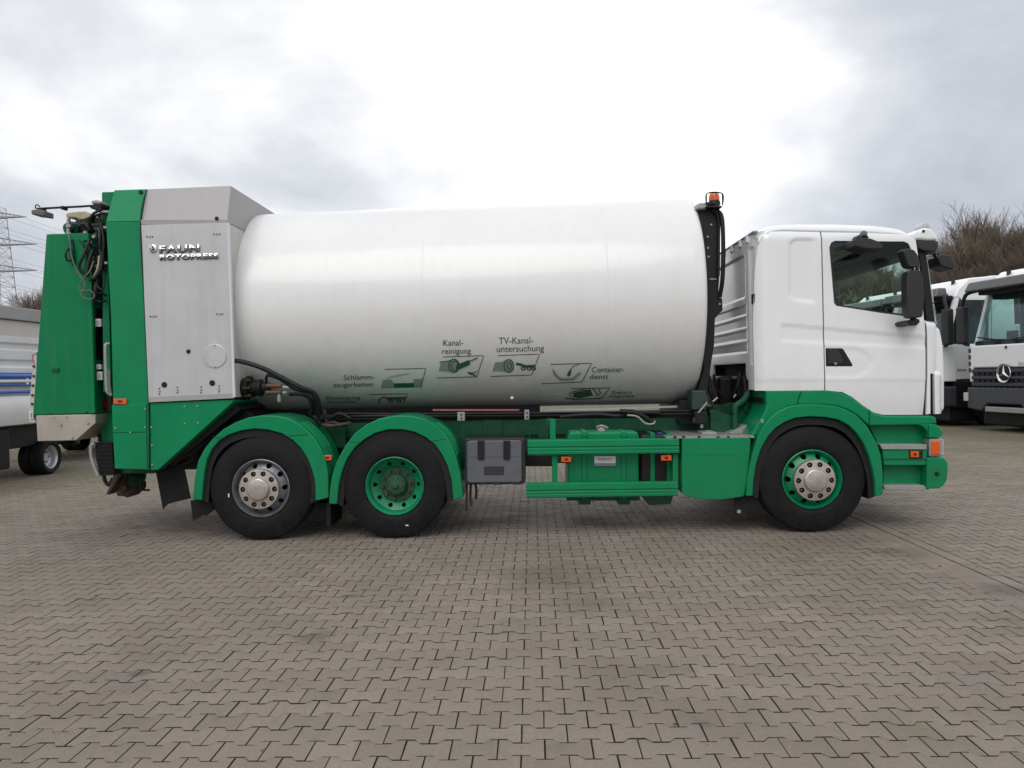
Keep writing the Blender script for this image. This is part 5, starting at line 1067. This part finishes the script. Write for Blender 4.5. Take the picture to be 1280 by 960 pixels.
def bump_prof(name, pts, rbend, x0b, m):
    """bumper end: traced side outline whose front wraps round to the far side"""
    n = len(pts); V = []; F = []
    rings = []
    for k in range(7):
        a = k / 6 * math.pi / 2; rings.append((rbend * (1 - math.cos(a)), math.sin(a) - 1))
    Ys = [.02 + r_[0] * .8 for r_ in rings][::1]
    full = []
    for k in range(7):
        a = k / 6 * math.pi / 2; yv = .03 + .30 * (1 - math.cos(a)) ** 1.0; sc = .82 + .18 * math.sin(a); full.append((yv, sc))
    full = full + [(2.5 - yv, sc) for yv, sc in full[::-1]]
    bx = P(x0b, pts[0][1], .03).x
    for yv, sc in full:
        for a, b in pts:
            v_ = P(a, b, .05); V.append(Vector((bx + (v_.x - bx) * sc if v_.x > bx else v_.x, yv, v_.z)))
    for i in range(len(full) - 1):
        for k in range(n): F.append([i * n + k, i * n + (k + 1) % n, (i + 1) * n + (k + 1) % n, (i + 1) * n + k])
    F.append(list(range(n))); F.append([(len(full) - 1) * n + k for k in range(n)])
    o = link(name, mesh_from(V, F, name), m, T); o.data.shade_smooth(); bevel_mod(o, .02, 3, 40); return o
bump_prof('bumper_upper', [(1160, 530.6), (1169, 530.2), (1175, 533.5), (1179.6, 538.5), (1180, 542.8), (1176, 546.6), (1160, 547.4)], .3, 1164, GREEN)
bump_prof('bumper', [(1157.6, 571.6), (1176, 571.8), (1183, 573), (1187.2, 578.5), (1187, 590), (1185.6, 600), (1181, 606.4), (1174, 610.4), (1157, 610.6)], .3, 1164, GREEN)
dot(1171.4, 592.4, .022, BLACK, .026, T, 'bumper_hole')
hl = slab('headlight', [(1161.8, 548), (1179, 547.6), (1178.6, 571), (1162, 571.4)], .045, .34, LGREY, T, .02)
slab('turn_lens', [(1164.6, 551.2), (1175.4, 550.8), (1175, 568.4), (1164.6, 568.8)], .034, .10, ORANGE, hl, .01)
slab('lamp_bezel', [(1176, 548.8), (1180, 549.4), (1180, 569), (1175.8, 570)], .09, .34, CLEAR, hl, .01)
for a, b in ((1155, 579), (1157, 577)): pass
# ---------------------------------------------------------------- background trucks on the right (three, noses to the left)
def box_l(name, a, b, m, parent, bevel=.02, tp=None):
    (x0, y0, z0), (x1, y1, z1) = a, b; tp = tp or (0, 0, 0, 0)   # taper of the top: front, back, sides
    vs = [(x0, y0, z0), (x1, y0, z0), (x1, y1, z0), (x0, y1, z0), (x0 + tp[2], y0 + tp[0], z1), (x1 - tp[2], y0 + tp[0], z1), (x1 - tp[2], y1 - tp[1], z1), (x0 + tp[2], y1 - tp[1], z1)]
    fs = [[0, 1, 2, 3], [4, 5, 6, 7], [0, 1, 5, 4], [1, 2, 6, 5], [2, 3, 7, 6], [3, 0, 4, 7]]
    o = link(name, mesh_from(vs, fs, name), m, parent); o.data.shade_smooth()
    if bevel: bevel_mod(o, bevel, 3)
    return o
def poly_l(name, pts, d, m, parent, bevel=.01):
    """pts: 3D outline, d: extrusion vector"""
    return prism(name, [Vector(p) for p in pts], [Vector(p) + Vector(d) for p in pts], m, parent, bevel)
DGREY = mat('dark_grey_plastic', (.022, .023, .027), .5, var=.1); GREYB = mat('grey_bumper', (.035, .038, .046), .5, var=.1); VIS = mat('smoked_visor', (.10, .095, .095), .25, var=.1)
PGLASS = glass_mat('parked_glass', (0.80, 0.92, 0.90), 0.05); SBLUE = mat('blue_seat_cloth', (.035, .07, .12), .9)
def cab_truck(loc, rot, label):
    t = thing('parked_truck', label, 'truck', loc, 'white trucks parked in a row on the right', world=False); t.rotation_euler = (0, 0, rot); t.scale = (1.0, 1.0, 1.09)
    # local: front faces -Y, width along X (-1.15..1.15), ground z=0
    poly_l('cab', [(-1.12, 1.4, 1.15), (-1.12, 1.4, 3.68), (-1.12, 2.1, 3.7), (-1.12, 2.15, 1.15)], (2.24, 0, 0), WHITE, t, .05)
    poly_l('cab_roof', [(-1.12, .30, 3.14), (-1.12, .44, 3.38), (-1.12, .75, 3.62), (-1.12, 1.42, 3.67), (-1.12, 1.42, 3.10), (-1.12, .5, 3.10)], (2.24, 0, 0), WHITE, t, .05)
    box_l('cab_floor', (-1.08, .05, 1.12), (1.08, 1.42, 1.55), BLACK, t, .01); box_l('inner_wall', (-1.08, 1.36, 1.5), (1.08, 1.395, 3.12), SEATM, t, 0)
    box_l('dashboard', (-1.06, .08, 1.5), (1.06, .42, 2.06), DGREY, t, .05); box_l('header_panel', (-1.06, .42, 2.98), (1.06, .9, 3.12), SEATM, t, .03)
    for s in (-1, 1):
        poly_l('windscreen_pillar', [(s * 1.02, -.02, 1.93), (s * 1.02, .12, 1.93), (s * 1.00, .50, 3.2), (s * 1.00, .36, 3.2)], (s * .11, 0, 0), WHITE, t, .02)
        box_l('seat', (s * .6 - .26, .75, 1.5), (s * .6 + .26, 1.25, 2.0), SBLUE, t, .05); box_l('seat_back', (s * .6 - .25, 1.15, 1.95), (s * .6 + .25, 1.3, 2.72), SBLUE, t, .06); box_l('head_rest', (s * .6 - .13, 1.16, 2.74), (s * .6 + .13, 1.28, 2.94), SEATM, t, .04)
    lathe('steering_wheel', [(.2, 0), (.225, .015), (.2, .03), (.19, .015), (.2, 0)], (.6, .55, 2.12), BLACK, t, 'Y', 28)
    box_l('dash_display', (-.25, .12, 2.04), (.05, .2, 2.22), BLACK, t, .02)
    ws = poly_l('windscreen', [(-1.02, -.03, 2.02), (1.02, -.03, 2.02), (.98, .33, 3.12), (-.98, .33, 3.12)], (0, .05, .012), PGLASS, t, 0)
    for s in (-1, 1): tube('wiper', [(s * .1, -.08, 2.02), (s * .5, -.075, 2.06), (s * .95, -.06, 2.12)], .015, BLACK, ws, 6)
    box_l('windscreen_seal', (-1.08, -.02, 1.93), (1.08, .10, 2.03), BLACK, t, .02)
    for s in (-.6, 0, .6): box_l('cowl_vent', (s - .2, -.05, 1.93), (s + .2, 0, 2.0), DGREY, t, .01)
    box_l('front_hood', (-1.1, -.10, 1.42), (1.1, .1, 1.93), WHITE, t, .04)
    box_l('sun_visor', (-1.14, -.28, 3.16), (1.14, .1, 3.38), VIS, t, .04, (.12, 0, .03))
    box_l('visor_shade', (-1.05, .06, 3.08), (1.05, .34, 3.2), BLACK, t, .02)
    g = box_l('grille', (-1.08, -.09, .98), (1.08, .1, 1.41), BLACK, t, .02)
    for k in range(3):
        z = 1.36 - k * .15; box_l('grille_bar', (-1.06, -.15, z - .045), (1.06, -.05, z + .03), GREYB, g, .012)
        for q in range(12):
            xq = -.95 + q * .172; box_l('grille_mesh', (xq, -.12, z - .10), (xq + .10, -.07, z - .055), DGREY, g, .008)
    poly_l('bumper', [(-1.2, -.16, .98), (1.2, -.16, .98), (1.2, -.16, .50), (.7, -.20, .45), (.5, -.20, .62), (-.5, -.20, .62), (-.7, -.20, .45), (-1.2, -.16, .50)], (0, .45, 0), GREYB, t, .04)
    box_l('skid_plate', (-.6, -.18, .44), (.6, 0, .56), LGREY, t, .02)
    for s in (-1, 1):
        hl = box_l('headlight', (s * 1.17 - .1, -.21, .66), (s * 1.17 + .02, 0, .86), CLEAR, t, .02)
        cv = box_l('corner_vane', (s * 1.12 - .06, -.10, 1.10), (s * 1.12 + .06, .3, 1.98), WHITE, t, .03)
        for q in range(4): box_l('vane_slot', (s * 1.15 - .04, -.115, 1.32 + q * .15), (s * 1.15 + .03, -.09, 1.42 + q * .15), DGREY, cv, .005)
        side = s * 1.125
        poly_l('side_window', [(side, .16, 2.02), (side, 1.40, 2.02), (side, 1.40, 3.12), (side, .46, 3.12)], (-s * .02, 0, 0), PGLASS, t, 0)
        dr_ = poly_l('door', [(side, .05, 1.15), (side, 1.4, 1.15), (side, 1.4, 2.06), (side, .06, 2.0)], (-s * .05, 0, 0), WHITE, t, .015)
        poly_l('window_frame', [(side, 1.3, 2.05), (side, 1.42, 2.05), (side, 1.42, 3.12), (side, 1.3, 3.12)], (s * .012, 0, 0), WHITE, dr_, .008); poly_l('window_frame', [(side, .50, 3.08), (side, 1.3, 3.08), (side, 1.3, 3.16), (side, .46, 3.16)], (s * .012, 0, 0), WHITE, dr_, .008)
        poly_l('door_gap', [(side, 1.375, 1.2), (side, 1.39, 1.2), (side, 1.39, 3.1), (side, 1.375, 3.1)], (s * .014, 0, 0), BLACK, dr_, 0); poly_l('door_handle', [(side, 1.1, 1.55), (side, 1.28, 1.55), (side, 1.28, 1.62), (side, 1.1, 1.62)], (s * .03, 0, 0), BLACK, dr_, .008)
        mr = box_l('mirror', (s * 1.38 - .12, -.22, 1.98), (s * 1.38 + .12, .0, 2.85), PLAST, t, .05)
        tube('mirror_arm', [(s * 1.1, .1, 3.2), (s * 1.25, -.1, 3.12), (s * 1.38, -.12, 2.85)], .045, BLACK, mr, 8); tube('mirror_arm', [(s * 1.1, .05, 1.98), (s * 1.25, -.08, 1.96), (s * 1.38, -.1, 2.0)], .035, BLACK, mr, 8)
        for yy in (1.35, 5.2):
            w_ = lathe('wheel', [(.28, -.04), (.34, -.02), (.47, -.01), (.52, .04), (.525, .25), (.5, .3), (.3, .3), (.28, .2), (.27, .02), (.2, .05), (.12, .05), (.1, -.03), (.0001, -.04)], (s * 1.2, yy, .525), RUBBER, t, 'X', 36, -s)
        box_l('cab_step', (s * 1.02 - .12, .25, .45), (s * 1.02 + .12, .85, 1.12), BLACK, t, .03); box_l('arch', (s * 1.0 - .15, .85, 1.02), (s * 1.0 + .15, 1.95, 1.2), BLACK, t, .03)
    st = Vector((0, -.185, 1.30)); bm_v = []
    lathe('front_emblem', [(.165, .02), (.185, .0), (.205, -.01), (.213, .01), (.205, .03)], st, CHROME, t, 'Y', 40); lathe('emblem_back', [(.0001, 0.01), (.19, .015)], st, BLACK, t, 'Y', 32)
    V = []; F = []
    for k in range(3):
        a = math.pi / 2 + k * 2 * math.pi / 3; b = len(V); d = Vector((math.cos(a), 0, math.sin(a))); q = Vector((-d.z, 0, d.x))
        V += [st + d * .18 + Vector((0, 0, 0)), st + q * .038 + d * .0, st + Vector((0, -.03, 0)), st - q * .038, st + d * .2 + Vector((0, .02, 0))]; F += [[b, b + 1, b + 2], [b, b + 2, b + 3], [b + 1, b, b + 4], [b + 3, b + 4, b]]
    link('emblem_star', mesh_from(V, F, 'emblem_star'), CHROME, t)
    lathe('hood_badge', [(.0001, -.012), (.03, -.01), (.035, 0)], (0, -.11, 1.86), DGREY, t, 'Y', 16)
    me = textmesh('Arocs', .13, .002); me.transform(Matrix.Translation((.35, -.106, 1.46)) @ Matrix.Rotation(R(90), 4, 'X')); link('name_badge', me, CHROME, t)
    me = textmesh('Actros', .10, .002); me.transform(Matrix.Translation((1.142, .35, 1.35)) @ Matrix.Rotation(R(90), 4, 'Z') @ Matrix.Rotation(R(90), 4, 'X')); link('name_badge', me, DGREY, t)
    box_l('chassis', (-.45, 1.8, .55), (.45, 7.2, .95), BLACK, t, .02); box_l('engine_block', (-.5, .5, .5), (.5, 2.2, 1.2), BLACK, t, .03); box_l('front_axle', (-1.1, 1.25, .42), (1.1, 1.45, .6), BLACK, t, .02)
    for s in (-.7, .7): tube('roof_marker', [(s, .62, 3.5), (s, .62, 3.60)], .05, DGREY, t, 8, False)
    box_l('underbody_shade', (-1.05, .15, .12), (1.05, 1.2, .62), BLACK, t, .05)  # black box added as the shade beneath cab and bumper
    box_l('tipper_body', (-1.2, 2.5, 1.15), (1.2, 7.4, 2.5), WHITE, t, .03)
    return t
def copy_tree(o, parent=None):
    c = o.copy(); COL.objects.link(c); c.parent = parent
    for ch in list(o.children): copy_tree(ch, c)
    return c
# face direction: fronts look to -X, row runs along u
u = Vector((math.cos(R(80)), -math.sin(R(80)), 0)); ROT = -R(80)
def spot(px_left, Zc):                      # front left corner seen at px_left at camera distance Zc -> centre of the front
    Xc = (px_left - 665) / FPX * Zc; return Vector((Xc, Zc - 7.43, 0)) + u * 1.15
B0 = spot(1209, 19.4)
tB = cab_truck(B0, ROT, 'white truck with round star emblem on its black grille at the right edge')
tA = copy_tree(tB); tA.location = B0 - u * 3.3; tA['label'] = 'white parked truck seen between the refuse truck cab and the right edge truck'
tC = copy_tree(tB); tC.location = B0 - u * 6.2 + Vector((.3, 0, 0)); tC['label'] = 'farthest white parked truck of the right row, seen through the cab window'

# ---------------------------------------------------------------- left: dropside lorry, hall, dark truck behind
LW = mat('lorry_white', (.78, .79, .80), .3, coat=.3, var=.04, scale=2, dirt=.12, dirtz=(.4, 1.8)); LGB = mat('lorry_grey_white', (.70, .71, .73), .4, var=.06, scale=2)
def lorry(loc, label, full=True):
    t = thing('dropside_lorry', label, 'truck', loc, 'parked vehicles on the left', world=False)
    # local: long axis Y, right side at x=0 facing +X, wheel centre at y=0
    side = [(0.0, 2.40), (0.0, 2.30), (-.05, 2.27), (-.05, 2.20), (.0, 2.17), (.0, 2.02), (-.04, 1.99), (-.04, 1.92), (.01, 1.88), (.01, 1.80), (-.02, 1.78), (-.02, 1.2), (-.06, 1.2), (-.10, 2.40)]
    V = [Vector((x, -4.6, z)) for x, z in side]; Bk = [Vector((x, 1.1, z)) for x, z in side]
    prism('dropside_wall', V, Bk, LGB, t, .004)
    box_l('cargo_bed', (-2.1, -4.6, 1.15), (-.06, 1.1, 1.35), LW, t, .02); box_l('rear_wall', (-2.1, 1.04, 1.3), (-.02, 1.12, 2.4), LGB, t, .02); box_l('far_wall', (-2.12, -4.6, 1.3), (-2.04, 1.1, 2.4), LGB, t, .02)
    for z, m, r in ((1.74, BLUE, .04), (1.66, LW, .03), (1.60, BLUE, .018), (1.48, BLUE, .025)): tube('side_rail', [(.05, -4.6, z), (.05, 1.05, z)], r, m, t, 10, False)
    box_l('rail_bracket', (.0, -.75, 1.60), (.07, -.68, 1.72), LW, t, .006)
    poly_l('side_skirt', [(-.1, -4.6, 1.42), (.04, -4.6, 1.42), (.09, -4.6, 1.30), (.08, -4.6, 1.1), (.02, -4.6, .93), (-.1, -4.6, .93)], (0, 5.6, 0), LW, t, .02)
    box_l('frame', (-.95, -4.6, .52), (-.2, 1.3, .9), BLACK, t, .02); box_l('locker_shade', (-.5, -3.0, .22), (-.06, -1.0, .88), BLACK, t, .03); box_l('rear_bumper', (-1.9, .95, .45), (-.15, 1.1, .62), BLACK, t, .02)  # black locker made larger and lower to stand in for shade under the lorry
    for s, x in ((1, -.02), (-1, -2.05)):
        for yy in (0, ) + ((-3.6,) if full else ()):
            w_ = bpy.data.objects.new('wheel', None); COL.objects.link(w_); w_.parent = t
            R_ = .305
            lathe('tyre', [(.205, .0), (.225, -.012), (.27, -.018), (.295, .01), (R_, .04), (R_, .17), (.29, .2), (.25, .205), (.25, .23), (.29, .235), (R_, .26), (R_, .40), (.27, .42), (.205, .40), (.205, 0)], (x, yy, R_), RUBBER, w_, 'X', 48, -s)
            lathe('rim', [(.205, -.002), (.21, .006), (.195, .02), (.185, .06), (.178, .13), (.168, .14), (.150, .13), (.11, .12), (.075, .125), (.07, .10), (.045, .10), (.0001, .10)], (x, yy, R_), RIM2, w_, 'X', 48, -s)
            for k in range(8):
                a = k * math.pi / 4; lathe('rim_hole', [(.0001, -.0), (.018, 0), (.02, .01)], (x - s * .132, yy + .135 * math.cos(a), R_ + .135 * math.sin(a)), BLACK, w_, 'X', 10, -s)
            for k in range(5):
                a = k * 2 * math.pi / 5; lathe('wheel_nut', [(.0001, -.02), (.012, -.02), (.014, .01)], (x - s * .115, yy + .09 * math.cos(a), R_ + .09 * math.sin(a)), BLACK, w_, 'X', 6, -s)
    box_l('lorry_cab', (-2.0, -6.4, .5), (-.05, -4.7, 2.3), LW, t, .12, (.4, .05, .08))
    return t
RIM2 = mat('silver_rim', (.55, .55, .57), .35, metal=.6, var=.1)
gw = G(62, 592.5)
l1 = lorry((gw.x + .06, gw.y, 0), 'white dropside lorry with blue rails at the left edge of the picture')
l2 = copy_tree(l1); l2.location = (gw.x - .6, gw.y + 8.4, 0); l2['label'] = 'parked lorry farther back, only its dark underside showing below the grey hopper lip'
# hall: long low building with its side facing right
hx = -18.6
hall = thing('storage_hall', 'long pale storage hall with a flat grey roof edge behind the left lorry', 'building', (hx, 12, 0))
box('wall', (hx - 14, 9.0, -.01), (hx - .08, 60, 3.95), CONC, hall, .01)
box('roof', (hx - 14.2, 8.8, 3.96), (hx + .12, 60.2, 4.42), FASCIA, hall, .03)
first = None
for k in range(12):
    for z0_, z1_ in ((.05, 1.6), (1.63, 2.95), (2.98, 3.94)):
        a = 9.05 + k * 4.2; box('wall_panel', (hx - .079, a, z0_), (hx - .03, a + 4.16, z1_), CONC, hall, .008)

# ---------------------------------------------------------------- pylon and wires
STEELP = mat('hazed_galvanised_lattice', (.36, .37, .40), .6, var=.1)  # steel grey lightened, distance haze put into the colour
pyZ = 150.0; pyX = (-12 - 665) / FPX * pyZ; pyl = thing('pylon', 'lattice electricity pylon against the clouds at the left edge', 'pylon', (pyX, pyZ - 7.43, 0))
def pw(z): return float(np.interp(z, [0, 20, 37], [3.6, 2.3, 1.3]))
base = Vector((pyX, pyZ - 7.43, 0)); lst = []
zs2 = np.linspace(0, 37.4, 20)
for i in range(len(zs2) - 1):
    z_, z2_ = zs2[i], zs2[i + 1]; a, b = pw(z_), pw(z2_)
    cs_ = [(-1, -1), (1, -1), (1, 1), (-1, 1)]
    for k in range(4):
        c0, c1 = cs_[k], cs_[(k + 1) % 4]; q0 = base + Vector((c0[0] * a, c0[1] * a, z_)); q1 = base + Vector((c0[0] * b, c0[1] * b, z2_)); r0 = base + Vector((c1[0] * a, c1[1] * a, z_)); r1 = base + Vector((c1[0] * b, c1[1] * b, z2_))
        lst += [([q0, q1], .10), ([q0, r1], .04), ([r0, q1], .04), ([q1, r1], .035)]
tubes('mast', lst, STEELP, pyl, 4)
ends = []
def zpy(py, px=20): return P(px, py, pyZ - 7.43).z
for py_t, py_b, tip in ((264, 271.3, 28), (296, 305.6, 41), (330, 338.5, 40)):
    zb_, zt_ = zpy(py_b), zpy(py_t); L_ = (tip + 12) / FPX * pyZ; lst = []
    for s in (-1, 1):
        for w_ in (-.8, .8):
            lst += [([base + Vector((0, w_, zb_)), base + Vector((s * L_, 0, zb_))], .13), ([base + Vector((0, w_, zt_)), base + Vector((s * L_, 0, zb_))], .09)]
        for k in range(7):
            t0, t1 = k / 7, (k + .5) / 7; lst.append(([base + Vector((s * L_ * t0, .8 * (1 - t0), zt_ + (zb_ - zt_) * t0)), base + Vector((s * L_ * t1, .8 * (1 - t1), zb_))], .05)); lst.append(([base + Vector((s * L_ * t1, .8 * (1 - t1), zb_)), base + Vector((s * L_ * (k + 1) / 7, .8 * (1 - (k + 1) / 7), zt_ + (zb_ - zt_) * (k + 1) / 7))], .05))
        ends.append(base + Vector((s * L_, 0, zb_)))
    tubes('cross_arm', lst, STEELP, pyl, 4)
lst = []
for e in ends:
    for dx in (0, -3.0 if e.x > base.x else 3.0):
        a = e + Vector((dx, 0, -.4)); b = Vector((a.x + 75, a.y + 210, a.z + 2)); lst.append(([a.lerp(b, t) - Vector((0, 0, 34 * t * (1 - t))) for t in np.linspace(0, 1, 24)], .028))
V = []; F = []
for pts, r in lst:
    vs, fs = tube_data(pts, r, 4); b = len(V); V += vs; F += [[i + b for i in f] for f in fs]
wr = link('power_lines', mesh_from(V, F, 'power_lines'), STEELP); wr['label'] = 'thin overhead power lines running from the lattice pylon'; wr['category'] = 'power lines'

# ---------------------------------------------------------------- bare trees
BARK = mat('bare_bark', (.13, .105, .085), .9, var=.3, scale=3); TWIG = mat('bare_twigs', (.165, .130, .100), .9, var=.3, scale=.8)
LEAF = mat('sparse_old_leaves', (.10, .11, .045), .8, var=.5, scale=1.5)
def seg_mesh(segs, sides, m, name):
    """segs: (p0, p1, r0, r1) -> one mesh"""
    n = len(segs); p0 = np.array([s[0] for s in segs]); p1 = np.array([s[1] for s in segs]); r0 = np.array([s[2] for s in segs]); r1 = np.array([s[3] for s in segs])
    d = p1 - p0; d /= np.linalg.norm(d, axis=1)[:, None] + 1e-9; a = np.cross(d, np.where(np.abs(d[:, 2:3]) < .9, [[0, 0, 1]], [[1, 0, 0]])); a /= np.linalg.norm(a, axis=1)[:, None]; b = np.cross(d, a)
    V = np.zeros((n, 2 * sides, 3))
    for k in range(sides):
        t = 2 * math.pi * k / sides; o = a * math.cos(t) + b * math.sin(t); V[:, k] = p0 + o * r0[:, None]; V[:, sides + k] = p1 + o * r1[:, None]
    q = np.array([[k, (k + 1) % sides, sides + (k + 1) % sides, sides + k] for k in range(sides)]); F = (q[None] + (np.arange(n) * 2 * sides)[:, None, None]).reshape(-1, 4)
    me = bpy.data.meshes.new(name); me.vertices.add(n * 2 * sides); me.vertices.foreach_set('co', V.astype(np.float32).ravel()); me.loops.add(F.size); me.loops.foreach_set('vertex_index', F.astype(np.int32).ravel())
    me.polygons.add(len(F)); me.polygons.foreach_set('loop_start', (np.arange(len(F)) * 4).astype(np.int32)); me.update(calc_edges=True); me.materials.append(m); me.shade_smooth(); return me
def grow(seed, H, stems, spread, levels=5):
    rn = random.Random(seed); thick = []; thin = []
    def br(p, d, l, r, lev):
        n = 4; q = p
        for i in range(n):
            d = (d + Vector((rn.gauss(0, .10), rn.gauss(0, .10), rn.gauss(.03, .06)))).normalized(); e = q + d * l / n; r2 = r * (1 - .16)
            (thick if r > .035 else thin).append((tuple(q), tuple(e), r, r2))
            if lev < levels and (i > 0 or lev > 0):
                for _ in range(2 if lev < 3 else (2 if rn.random() < .7 else 1)):
                    ax = Vector((rn.gauss(0, 1), rn.gauss(0, 1), rn.gauss(0, .4))).normalized(); an = rn.uniform(.35, .8) * spread; nd = (d * math.cos(an) + d.cross(ax).normalized() * math.sin(an)).normalized(); nd.z += .18; nd.normalize()
                    br(e, nd, l * rn.uniform(.48, .68), r2 * rn.uniform(.42, .6), lev + 1)
            q = e; r = r2
    for s in range(stems):
        a = rn.uniform(0, 6.28); ti = rn.uniform(.02, .22) if stems > 1 else .02
        br(Vector((rn.uniform(-.3, .3), rn.uniform(-.3, .3), 0)), Vector((math.cos(a) * ti, math.sin(a) * ti, 1)).normalized(), H * rn.uniform(.42, .55), H * .011, 0)
    zt_ = max(s[1][2] for s in thin); k = H / zt_
    sc = lambda L_: [(tuple(c * k for c in a), tuple(c * k for c in b), r, r2) for a, b, r, r2 in L_]
    fine = []
    th2 = sc(thin)
    for a, b, r, r2 in th2:
        if rn.random() < .55:
            d = (Vector(b) - Vector(a)).normalized(); e = Vector(b) + (d + Vector((rn.gauss(0, .35), rn.gauss(0, .35), abs(rn.gauss(.25, .25))))).normalized() * rn.uniform(.35, .8); fine.append((b, tuple(e), .008, .005))
    return sc(thick), [(a, b, max(r, .009), max(r2, .007)) for a, b, r, r2 in th2] + fine
variants = []
for sd, H, st, sp, lv in ((11, 11.5, 4, .75, 4), (23, 10.6, 5, .7, 4), (37, 11.0, 4, .8, 4), (41, 8.8, 4, 1.0, 4)):
    a, b = grow(sd, H, st, sp, lv); variants.append((seg_mesh(a, 5, BARK, 'trunk'), seg_mesh(b, 3, TWIG, 'crown'), H))
def tree(x, y, v, s, rz, label, group='bare trees behind the parked trucks'):
    t = thing('bare_tree', label, 'tree', (x, y, -.05), group, world=False); t.rotation_euler = (0, 0, rz); t.scale = (s * 1.05, s * 1.05, s)
    for nm, me in (('trunk', variants[v][0]), ('crown', variants[v][1])):
        o = bpy.data.objects.new(nm, me); COL.objects.link(o); o.parent = t
def at(px, Z): return (px - 665) / FPX * Z
spots = [(1022, 44, 0, .66), (1045, 47, 1, .76), (1068, 43, 2, .72), (1090, 46, 0, .74), (1112, 44, 1, .76), (1136, 47, 2, .78), (1160, 43, 3, .80), (1178, 47, 0, .80), (1196, 44, 1, .86), (1213, 48, 2, .90), (1232, 45, 0, .97), (1246, 47, 1, 1.05),
         (1262, 43, 2, .90), (1280, 46, 0, .90), (1298, 44, 1, .98), (1316, 47, 2, 1.0), (1345, 45, 0, .95), (1375, 46, 1, 1.0)]
tops = 'low, mid, tall'
labs = ['bare tree seen through the cab window, far left of the row', 'bare tree seen through the cab window, second from the left', 'bare tree seen through the middle of the cab window', 'bare tree behind the main mirror side of the window', 'bare tree seen through the front part of the cab window', 'bare tree hidden mostly behind the windscreen pillar',
        'bare leaning tree just right of the sun visor', 'bare brown tree above the front mirror', 'bare tree right of the front mirror', 'bare tree with fine twigs left of the tallest one', 'tallest bare tree, its twigs against the grey clouds', 'bare tree right beside the tallest one',
        'lower bare tree above the star emblem truck', 'bare tree at the right picture edge', 'bare tree just past the right picture edge', 'bare tree past the right edge, second', 'bare tree past the right edge, third', 'outermost bare tree past the right edge']
for k, (px, Z, v, s) in enumerate(spots): tree(at(px, Z), Z - 7.43, v, s, k * 1.7, labs[k])
tree(at(38, 62), 62 - 7.43, 3, 1.06, .6, 'small bare tree behind the storage hall roof at the left', 'bare trees on the left'); tree(at(58, 66), 66 - 7.43, 3, 1.04, 2.6, 'bare treetop behind the tailgate above the hall roof', 'bare trees on the left')
# thicket: undergrowth that nobody could count
rn = np.random.default_rng(3); n = 64000
px_ = rn.uniform(985, 1420, n); Zt = rn.uniform(41.5, 50, n); hh = 7.0 + (-.6) * (px_ < 1155) + .9 * np.sin(px_ / 23) + .6 * np.sin(px_ / 9.1 + 1) ; zt_ = hh * rn.uniform(0, 1, n) ** 1.1
p0 = np.c_[(px_ - 665) / FPX * Zt, Zt - 7.43, zt_]; d = rn.normal(0, 1, (n, 3)) * [.26, .26, .25] + [0, 0, .85]; ln = rn.uniform(.5, 1.5, n)[:, None]; p1 = p0 + d * ln
p1[:, 2] = np.minimum(p1[:, 2], 8.6); me = seg_mesh([(a, b, .015, .005) for a, b in zip(p0, p1)], 3, TWIG, 'thicket')
th = link('thicket', me, None); th['kind'] = 'stuff'; th['label'] = 'dense brown thicket of undergrowth below the bare trees'; th['category'] = 'thicket'
n = 26000; px_ = rn.uniform(985, 1420, n); Zt = rn.uniform(41, 51, n); zt_ = 6.0 * rn.uniform(0, 1, n) ** 1.2; c = np.c_[(px_ - 665) / FPX * Zt, Zt - 7.43, zt_]
a = rn.normal(0, .085, (n, 3)); b = rn.normal(0, .085, (n, 3)); V = np.stack([c - a - b, c + a - b, c + a + b, c - a + b], 1).reshape(-1, 3)
me = bpy.data.meshes.new('bramble'); me.from_pydata(V.tolist(), [], (np.arange(n * 4).reshape(-1, 4)).tolist()); o = link('bramble', me, LEAF); o['kind'] = 'stuff'; o['label'] = 'olive green brambles and old leaves low in the thicket'; o['category'] = 'brambles'
# low earth bank carrying the thicket
V = []; F = []; xs3 = np.linspace(-60, 90, 76)
for x in xs3:
    for yy, zz_ in ((36, -.1), (37.5, .8), (41, 1.9 + .25 * math.sin(x * .5)), (48, 2.3 + .3 * math.sin(x * .33)), (75, 2.2)): V.append((x, yy + .5 * math.sin(x * .7), zz_))
for i in range(len(xs3) - 1):
    for k in range(4): F.append([i * 5 + k, i * 5 + k + 1, (i + 1) * 5 + k + 1, (i + 1) * 5 + k])
bk = link('earth_bank', mesh_from(V, F, 'earth_bank'), mat('bank_earth', (.05, .045, .028), .95, var=.5, scale=2, bump=.8, bscale=5), smooth=180); bk['kind'] = 'structure'
for o in bpy.data.objects:
    if '_world' in o: del o['_world']
